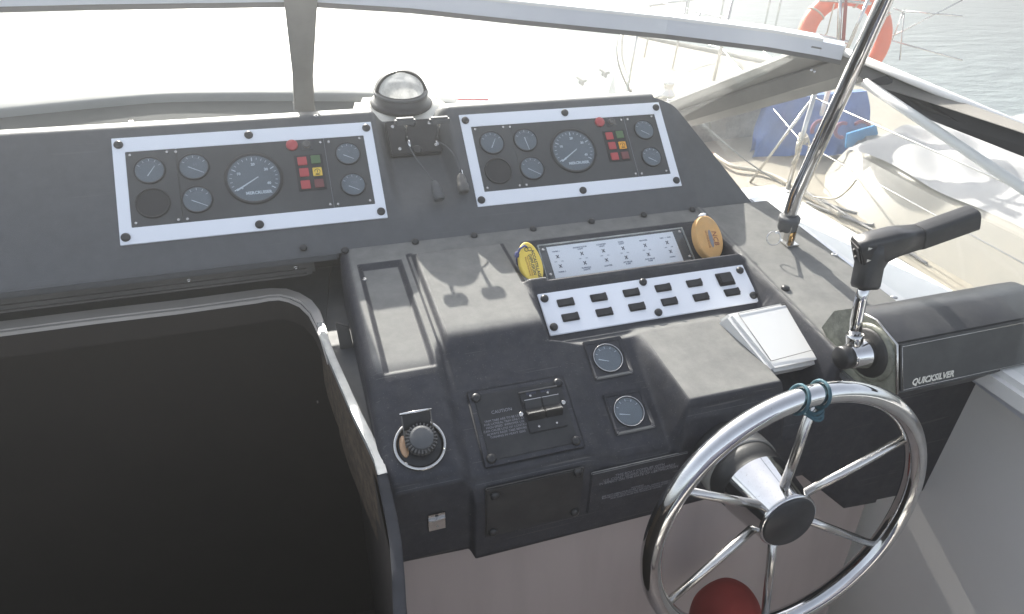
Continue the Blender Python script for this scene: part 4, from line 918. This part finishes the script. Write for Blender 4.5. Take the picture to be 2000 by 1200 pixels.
# ================================================================ steering wheel
def wheel():
    C = Vector((.637, .529, -.809)); a, b_ = R(-1.1), R(5.77); n = Vector((math.sin(a), -math.cos(a)*math.cos(b_), math.cos(a)*math.sin(b_))); u_ = n.cross(Vector((0, 0, 1))).normalized(); v_ = u_.cross(n)
    def onW(px, py):
        d = ray(px, py); return d*(C.dot(n)/d.dot(n))
    root = empty('steering_wheel', tuple(C), label='six spoke polished stainless steering wheel with black hub cap', cat='steering wheel')
    RR = .23
    MB().tube([C+u_*RR*math.cos(t)+v_*RR*math.sin(t) for t in np.linspace(0, 2*math.pi, 129)[:-1]], .0155, 24, closed=True).build('rim', CHROME, root, world=True)
    q = onW(1584, 822)-C; a0 = math.atan2(q.dot(v_), q.dot(u_)); back = -n
    for k in range(6):
        t = a0+k*math.pi/3; d = u_*math.cos(t)+v_*math.sin(t)
        MB().tube([C+d*.040+back*.024, C+d*.110+back*.0145, C+d*(RR-.008)+back*.002], [.0074, .0070, .0064], 14).build('spoke', STEEL, root, world=True)
        if k == 0: SP = C+d*(RR-.02)
    F = axisF(C, n)
    MB().lathe([(.060, -.080), (.0595, -.076), (.0490, -.004), (.0490, -.001), (.047, .002), (.044, .002)], 48, F=F, cap=False).build('hub', CHROME, root, world=True)
    MB().lathe([(.0455, -.004), (.0455, .003), (.043, .0055), (.001, .0065)], 40, F=F).build('hub_cap', BLACK, root, world=True)
    MB().lathe([(.002, 0), (.002, .0006)], 8, F=axisF(C+v_*.049+u_*.006+n*-.014, v_)).build('grub_screw', BLACK, root, world=True)
    # column boot
    r2 = empty('steering_column', tuple(C+back*.12), label='black rubber steering column boot with grey clamp band behind the wheel', cat='steering column')
    F = axisF(C+back*.070, back)
    MB().lathe([(.046, .004), (.053, .006), (.058, .014), (.055, .018), (.060, .023), (.062, .036), (.063, .048)], 40, F=F).build('boot', RUBBER, r2, world=True)
    MB().lathe([(.0635, .046), (.0655, .048), (.0655, .074), (.063, .076)], 40, F=F).build('clamp_band', ALUG, r2, world=True)
    MB().lathe([(.058, .07), (.060, .15)], 40, F=F).build('column_tube', BLACK, r2, world=True)
    # teal cord
    c = empty('cord_lashing', tuple(SP), label='teal cord lashed round the wheel rim at the top spoke', cat='cord')
    for t, tilt in ((a0+.02, .15), (a0-.13, .45)):
        p = C+u_*RR*math.cos(t)+v_*RR*math.sin(t); dr = u_*math.cos(t)+v_*math.sin(t); tg = -u_*math.sin(t)+v_*math.cos(t)
        MB().tube([p+(dr*math.cos(s)+n*math.sin(s))*.0185+tg*tilt*.02*math.cos(s) for s in np.linspace(0, 6.283, 25)[:-1]], .0023, 8, closed=True).build('loop', TEAL, c, world=True)
    d = u_*math.cos(a0)+v_*math.sin(a0); tg = -u_*math.sin(a0)+v_*math.cos(a0)
    for j, rr in enumerate((.208, .203, .198)):
        MB().tube([C+d*(rr+.003*math.sin(s*2+j))+(tg*math.cos(s)+n*math.sin(s))*(math.copysign(.0108+.001*j, 1)) for s in np.linspace(0, 6.283, 21)[:-1]], .0025, 8, closed=True).build('knot_turn', TEAL, c, world=True)
wheel()

# red bundle, clear bag under the wheel
def under_wheel():
    def blob(c, r, name, m, label, cat, sq=1.6, seed=1, squash=None):
        g = np.random.default_rng(seed); n, k = 48, 30; A = []
        ph = g.random(6)*6.28
        for j in range(k+1):
            th = math.pi*j/k; row = []
            for i in range(n+1):
                a = 2*math.pi*i/n; w_ = 1+.03*math.sin(2*a+ph[0])*math.sin(th)+.012*math.sin(5*a+3*th+ph[1])*math.sin(th)
                f = lambda q: abs(q)**(1/sq)*math.copysign(1, q)
                row.append((c[0]+r[0]*w_*f(math.sin(th))*f(math.cos(a)), c[1]+r[1]*w_*f(math.sin(th))*f(math.sin(a)), c[2]+r[2]*w_*f(math.cos(th))))
            A.append(row)
        return MB().grid(np.array(A)).build(name, m, None, weld=True, label=label, cat=cat)
    p = onY(1415, 1215, .60); blob((p.x, p.y, p.z), (.066, .06, .090), 'red_cushion', REDC, 'red rounded cushion standing under the steering wheel', 'cushion', 1.15, 5)
under_wheel()

# ================================================================ neighbouring sailboat
DZ = -1.65
def neighbour():
    root = empty('sailboat', (3.6, 3.5, DZ), label='cream decked sailboat moored alongside to starboard', cat='sailboat')
    # hull and deck: outline runs from stern (right, near) to bow (ahead)
    n = 40; Lx = []; Rx = []
    for i in range(n):
        t = i/(n-1); y = -2.5+t*11.0; hw = 1.75*(1-max(0, (t-.45)/.55)**2.0)*(.86+.14*min(1, t/.4)); cx = 4.40-.08*t; Lx.append((cx-hw, y)); Rx.append((cx+hw, y))
    def shift(P, d): return [(x+d, y) for x, y in P]
    rows = [[(x, y, DZ) for x, y in Lx]]
    for s in np.linspace(0, 1, 14): rows.append([(a[0]*(1-s)+b_[0]*s, a[1], DZ+.05*math.sin(math.pi*s)) for a, b_ in zip(Lx, Rx)])
    MB().grid(np.array(rows[1:]).transpose(1, 0, 2)).build('deck', DECKC, root, world=True)
    H = [[(x-.03, y, DZ+.02) for x, y in Lx], [(x-.01, y, DZ-.3) for x, y in Lx], [(x+.25, y, -2.95) for x, y in Lx]]
    b = MB().grid(np.array(H)); H2 = [[(x+.03, y, DZ+.02) for x, y in Rx], [(x, y, DZ-.3) for x, y in Rx], [(x-.25, y, -2.95) for x, y in Rx]]; b.grid(np.array(H2)); b.build('hull', GELW, root, world=True)
    for P, sg in ((Lx, 1), (Rx, -1)): MB().tube([(x+.01*sg, y, DZ+.03) for x, y in P], .022, 8).build('toe_rail', NCREAM, root, world=True)
    # coachroof with sloping side, window strip
    cr = [(3.12, -2.0), (3.10, 1.0), (3.12, 2.6), (3.20, 3.25), (3.50, 3.6), (4.40, 3.7), (5.2, 3.6), (5.6, 3.0), (5.65, -2.0)]
    b = MB(); N = len(cr); V = [(x, y, DZ+.01) for x, y in cr]+[(4.4+(x-4.4)*.86, (y-1.5)*.95+1.5, DZ+.30) for x, y in cr]
    b.add(V, [(i, (i+1) % N, N+(i+1) % N, N+i) for i in range(N)]+[tuple(range(N, 2*N))]); b.build('coachroof', NCREAM, root, world=True, bevel=.03, bseg=3)
    MB().add([(3.17, -.5, DZ+.10), (3.22, -.5, DZ+.22), (3.23, 1.5, DZ+.22), (3.18, 1.5, DZ+.10)], [(0, 1, 2, 3)]).frame(T(-.012, 0, 0)).build('cabin_window', SHADEC, root, world=True)
    # stanchions and lifelines
    tops = []
    for (u, v), hgt, lean in (((1537, 372), .62, .02),):
        p = onZ(u, v, DZ+.01)
        s = MB().tube([p, p+Vector((lean, 0, hgt))], .0145, 12).build('stanchion', STEEL, root, world=True)
        MB().tube([p, p+Vector((0, 0, .13))], .020, 12).build('stanchion_socket', STEEL, s, world=False).parent = root
        MB().box(p+Vector((-.02, -.01, .006)), (.10, .08, .012)).build('stanchion_base', GELW, root, world=True, bevel=.003); tops.append(p+Vector((lean, 0, hgt)))
        q = onZ(1465, 357, DZ+.01); MB().tube([q, p+Vector((lean, 0, hgt-.02))], .0085, 10).build('stanchion_brace', STEEL, root, world=True)
    def st(u, v, hgt, r=.013, lx=0., ly=0.):
        p = onZ(u, v, DZ+.01); t = p+Vector((lx, ly, hgt)); MB().tube([p, t], r, 10).build('stanchion', STEEL, root, world=True); return t
    A = [st(1492, 58, .0+.62), st(1512, 62, .62), st(1405, 48, .62), st(1420, 50, .62, lx=.03), st(1340, 38, .62), st(1225, 178, .66, .012, .10, .1), st(1312, 140, .62, .010, .08, .05), st(1392, 165, .8, .016, .12, .1)]
    s2 = onZ(1585, 290, DZ+.05); MB().tube([s2, s2+Vector((.02, 0, .62))], .017, 12).build('stanchion', GELW, root, world=True)
    # pulpit rail ahead: bent tube with uprights
    def tpts(L, z): return [onZ(u, v, z) for u, v in L]
    b = MB().tube(tpts(((1270, 12), (1310, 5), (1350, 0), (1368, -4), (1372, 12), (1362, 40)), -1.1), .012, 10); b.build('pulpit_rail', STEEL, root, world=True)
    for u, v in ((1278, 18), (1342, 2)):
        p = onZ(u, v, -1.1); MB().tube([p, p+Vector((-.05, 0, -.5))], .012, 8).build('pulpit_leg', STEEL, root, world=True)
    for z in (.60, .32):
        a = Vector((2.62, -2.4, DZ+z)); p = onZ(1537, 372, DZ)+Vector((.02, 0, z)); c = onZ(1392, 165, DZ)+Vector((.1, .1, z)); e = Vector((3.9, 8.2, DZ+z))
        MB().tube([a, p, c, e], .0045 if z > .4 else .0040, 6).build('lifeline', STEEL, root, world=True)
    b0 = [onZ(u, v, DZ+.03) for u, v in ((1180, 115), (1300, 150), (1420, 140), (1560, 120))]
    # winch, cleats, deck blocks
    for u, v, s in ((1303, 190, 1.), (1285, 205, .6)):
        p = onZ(u, v, DZ+.03); MB().lathe([(.075*s, 0), (.070*s, .03*s), (.045*s, .06*s), (.042*s, .10*s), (.055*s, .12*s), (.05*s, .14*s), (.002, .145*s)], 20, F=Matrix.Translation(p)).build('deck_winch', STEEL, root, world=True)
    for u, v in ((1765, 470), (1135, 165), (1180, 150)):
        p = onZ(u, v, DZ+.03); b = MB().box(p+Vector((0, 0, .05)), (.05, .16, .025)).box(p+Vector((0, .03, .02)), (.03, .03, .05)).box(p+Vector((0, -.03, .02)), (.03, .03, .05)); b.build('cleat', ALUG, root, world=True, bevel=.006)
    return root
NB = neighbour()
def rope(name, pts, r, m, label, cat='rope', group=None):
    P = [Vector(p) for p in pts]; Q = []
    for i in range(len(P)-1):
        p0 = P[max(0, i-1)]; p1, p2 = P[i], P[i+1]; p3 = P[min(len(P)-1, i+2)]
        for k in range(8):
            t = k/8; Q.append(.5*((2*p1)+(p2-p0)*t+(2*p0-5*p1+4*p2-p3)*t*t+(3*p1-p0-3*p2+p3)*t*t*t))
    Q.append(P[-1]); return MB().tube(Q, r, 8).build(name, m, None, label=label, cat=cat, group=group)
def Zs(L, z): return [onZ(u, v, z) for u, v in L]
rope('deck_rope', Zs(((1395, 303), (1430, 325), (1475, 333), (1512, 345), (1545, 362), (1580, 385), (1640, 420)), DZ+.04), .014, ROPE, 'thick pale rope lying along the edge of the neighbouring deck')
rope('deck_line', Zs(((1600, 385), (1660, 425), (1740, 470), (1810, 515)), DZ+.03), .008, ROPED, 'grey line stretched along the side deck behind the pole')
rope('deck_line', Zs(((1570, 370), (1600, 392), (1650, 410), (1700, 425), (1700, 440), (1650, 425), (1610, 410), (1575, 395)), DZ+.03), .008, ROPED, 'grey line lying in a loop on the deck right of the pole foot')
rope('tarp_lashing', [onZ(1590, 385, DZ+.1), onZ(1630, 388, DZ+.16), onZ(1655, 372, DZ+.22), onZ(1672, 352, DZ+.3)], .006, ROPE, 'pale cord tying the white cover down to the deck', 'cord')
rope('mooring_line', [onZ(1370, 240, DZ+.5), onZ(1440, 300, DZ+.28), onZ(1480, 330, DZ+.15), onZ(1530, 362, DZ+.05)], .005, ROPED, 'thin taut line running down to the stanchion foot, seen through the side glass')
def knot():
    p = onZ(1537, 372, DZ)+Vector((.02, 0, .36)); root = empty('stanchion_knot', tuple(p), label='pale rope knot with hanging tails tied round the stanchion', cat='knot')
    for j in range(3): MB().tube([p+Vector((.024*math.cos(t), .024*math.sin(t), -.02*j+.01*math.sin(t+j))) for t in np.linspace(0, 6.283, 17)[:-1]], .009, 7, closed=True).build('turn', ROPE, root, world=True)
    for pts in ([(-.02, -.02, -.01), (-.06, -.03, -.05), (-.05, -.03, -.10), (-.02, -.03, -.08)], [(-.02, -.02, -.04), (-.04, -.03, -.12), (-.06, -.03, -.17)], [(.02, -.01, .0), (.05, -.02, -.06), (.05, -.02, -.20), (.06, -.02, -.28)]):
        MB().tube([p+Vector(q) for q in pts], .008, 7).build('tail', ROPE, root, world=True)
knot()
def ray_at(u, v, d): r = ray(u, v); return r.normalized()*d
def neighbour_things():
    # grey speckled dodger panel and blue cloth behind the stanchions
    root = empty('spray_dodger', (3.5, 4.2, DZ), label='speckled grey canvas dodger on the neighbouring coachroof', cat='dodger')
    P = [onZ(1385, 300, DZ+.05), onZ(1500, 300, DZ+.05)]; y = 4.35
    q = [onY(u, v, y) for u, v in ((1340, 225), (1500, 190), (1500, 330), (1385, 330))]; MB().prism(q, (.02, .12, 0)).build('canvas', SPECKG, root, world=True)
    q = [onY(u, v, y-.02) for u, v in ((1388, 232), (1418, 228), (1418, 263), (1388, 262))]; MB().prism(q, (0, .02, 0)).build('window_patch', ALUG, root, world=True, bevel=.004)
    # blue cloth: draped, folded sheet
    root = empty('blue_cover', (3.9, 4.0, DZ+.2), label='blue canvas cover with faded red lettering behind the stanchion', cat='cover')
    TLp, TRp, BRp, BLp = onY(1500, 196, 4.15), onY(1692, 178, 3.9), onY(1712, 300, 3.6), onY(1462, 308, 3.95)
    n, k = 50, 30; A = np.zeros((k, n, 3))
    for j in range(k):
        for i in range(n):
            s, t = i/(n-1), j/(k-1); p = (TLp*(1-s)+TRp*s)*(1-t)+(BLp*(1-s)+BRp*s)*t; w_ = .018*math.sin(9*s+2.5*t)+.012*math.sin(21*s-4*t)+.008*math.sin(37*s+9*t); A[j, i] = p+Vector((.2, -1, .2)).normalized()*w_*(.4+t)
    b = MB().grid(A); A2 = A+np.array([.06, .12, -.02]); b.grid(A2, flip=True); b.grid(np.stack([A[0], A2[0]])); b.build('cloth', BLUE, root, world=True)
    p = onY(1650, 255, 3.66); F = axisF(p, (0, -1, .25), (1, 0, -.1)); fr = mat('faded_red_print', (.20, .06, .11), .8)
    for cx, a0, a1, rr in ((-.20, .5, 3.6, .075), (-.02, 1.2, 4.9, .06), (.14, -.6, 2.4, .08)): MB().tube([F @ Vector((cx+rr*math.cos(t), rr*.8*math.sin(t), .0)) for t in np.linspace(a0, a1, 14)], .013, 6).build('faded_print', fr, root, world=True)
    q = [onY(u, v, 3.45) for u, v in ((1655, 262), (1712, 245), (1716, 262), (1690, 285), (1652, 290))]; MB().prism(q, (.004, .02, 0)).build('bright_fold', BLUEB, root, world=True, bevel=.004)
    # white tarpaulin over a boat boom / dinghy: heaped sheet with folds
    n, k = 110, 60; A = np.zeros((k, n, 3)); g = np.random.default_rng(3)
    for j in range(k):
        for i in range(n):
            s, t = i/(n-1), j/(k-1)      # s along boat (ahead -> aft), t across (near edge -> ridge -> far)
            y = 3.25-s*4.6; x = 3.30+t*1.5; hgt = .30+.46*math.sin(min(1, t*1.35)*math.pi/2)*min(1, .25+s*1.6)
            f = .030*math.sin(5.2*s*3+3*t+1)+.020*math.sin(11*s*2+7*t)+.012*math.sin(29*s+17*t)+.045*math.exp(-((s-.22-.25*t)/.05)**2)
            f += .05*abs(math.sin(6.5*s+4*t))*t+.018*math.sin(43*s-21*t+2*math.sin(9*t))+.010*math.sin(71*s+33*t); A[j, i] = (x+.04*math.sin(13*s)+.03*math.sin(31*s), y, DZ+hgt+f*min(1, t*4+.15))
    b = MB().grid(A); b.build('white_tarpaulin', TARP, None, label='crumpled white tarpaulin cover heaped over the neighbouring coachroof', cat='tarpaulin')
    # lifebuoy
    c = ray_at(1648, 74, 5.15); root = empty('lifebuoy', tuple(c), label='orange lifebuoy hanging on the neighbouring rail', cat='lifebuoy')
    nrm = Vector((-.35, -.92, .25)).normalized(); u_ = nrm.cross(Vector((0, 0, 1))).normalized(); v_ = u_.cross(nrm)
    MB().tube([c+(u_*math.cos(t)+v_*math.sin(t))*.243 for t in np.linspace(0, 6.2832, 65)[:-1]], .056, 20, closed=True).build('ring', ORANGE, root, world=True)
    for t0 in (.6, 1.35, 1.75, 2.6, 4.0, 5.2):
        MB().tube([c+(u_*math.cos(t0)+v_*math.sin(t0))*(.243+.058*math.cos(s))+nrm*.058*math.sin(s) for s in np.linspace(0, 6.283, 21)[:-1]], .006, 6, closed=True).build('grab_line_loop', ROPE, root, world=True)
    MB().tube([c+u_*.12+v_*.19+nrm*.06, c+u_*.13+v_*.02+nrm*.05, c+u_*.17-v_*.05+nrm*.03], .005, 6).build('grab_line_tail', ROPE, root, world=True)
    # flagstaff / rail poles by the lifebuoy
    root = empty('guard_rail', tuple(ray_at(1645, 60, 4.9)), label='stainless guard rail carrying the orange lifebuoy', cat='rail')
    for pts, r_ in ((((1620, -30), (1627, 20)), .016),): pass
    def seg(L, d, r_, nm='rail_tube', m=STEEL): MB().tube([ray_at(u, v, dd) for (u, v), dd in zip(L, d)], r_, 10).build(nm, m, root, world=True)
    seg(((1643, -25), (1637, 92)), (5.0, 5.0), .013); seg(((1654, -25), (1646, 95)), (5.0, 5.0), .011, m=REDC)
    seg(((1700, -10), (1655, 95)), (4.95, 4.95), .011); seg(((1600, 0), (1655, 3), (1702, 8)), (5., 5., 5.), .010)
    seg(((1600, 70), (1660, 84)), (5., 5.), .012)
    # thin rigging right of the pole
    root = empty('rigging_stay', tuple(ray_at(1763, 25, 5.5)), label='thin crossing rigging stays above the water right of the pole', cat='rigging')
    for L in (((1765, 20), (1742, 80)), ((1766, 25), (1757, 118)), ((1725, 78), (1765, 60), (1880, 0)), ((1745, 16), (1765, 24)), ((1770, 22), (1880, 32)), ((1700, 68), (1880, 118))):
        MB().tube([ray_at(u, v, 5.6) for u, v in L], .0050, 6).build('wire', STEEL, root, world=True)
neighbour_things()
# helm seat: added unseen behind the camera, for dark reflections in the polished steel
def reflection_seat():
    m = mat('navy_vinyl', (.02, .025, .05), .5)
    root = empty('reflection_bench', (.55, -.75, -1.76), label='navy and white seat added unseen behind the camera for dark chrome reflections', cat='reflection_bench')
    MB().box((.55, -.80, -1.45), (1.0, .60, .62)).build('seat_base', GELW, root, world=True, bevel=.04, bseg=3)
    MB().box((.55, -.78, -1.08), (1.02, .62, .14)).build('seat_cushion', m, root, world=True, bevel=.04, bseg=3)
    MB().box((.55, -1.08, -.62), (1.25, .14, .85)).build('backrest', m, root, world=True, bevel=.05, bseg=3)
reflection_seat()
# added volume imitating the bright veil of lens glare
def glare_haze():
    m = bpy.data.materials.new('glare_haze_air'); m.use_nodes = True; n = m.node_tree; n.nodes.clear(); o = n.nodes.new('ShaderNodeOutputMaterial'); v = n.nodes.new('ShaderNodeVolumePrincipled')
    v.inputs['Color'].default_value = (.93, .95, .95, 1); v.inputs['Density'].default_value = HAZE; v.inputs['Anisotropy'].default_value = .84; n.links.new(v.outputs[0], o.inputs['Volume'])
    MB().box((0, 0, (-4.0+.9)/2), (3200, 3200, 4.9)).build('glare_haze', m, kind='stuff')
HAZE = .057
glare_haze()
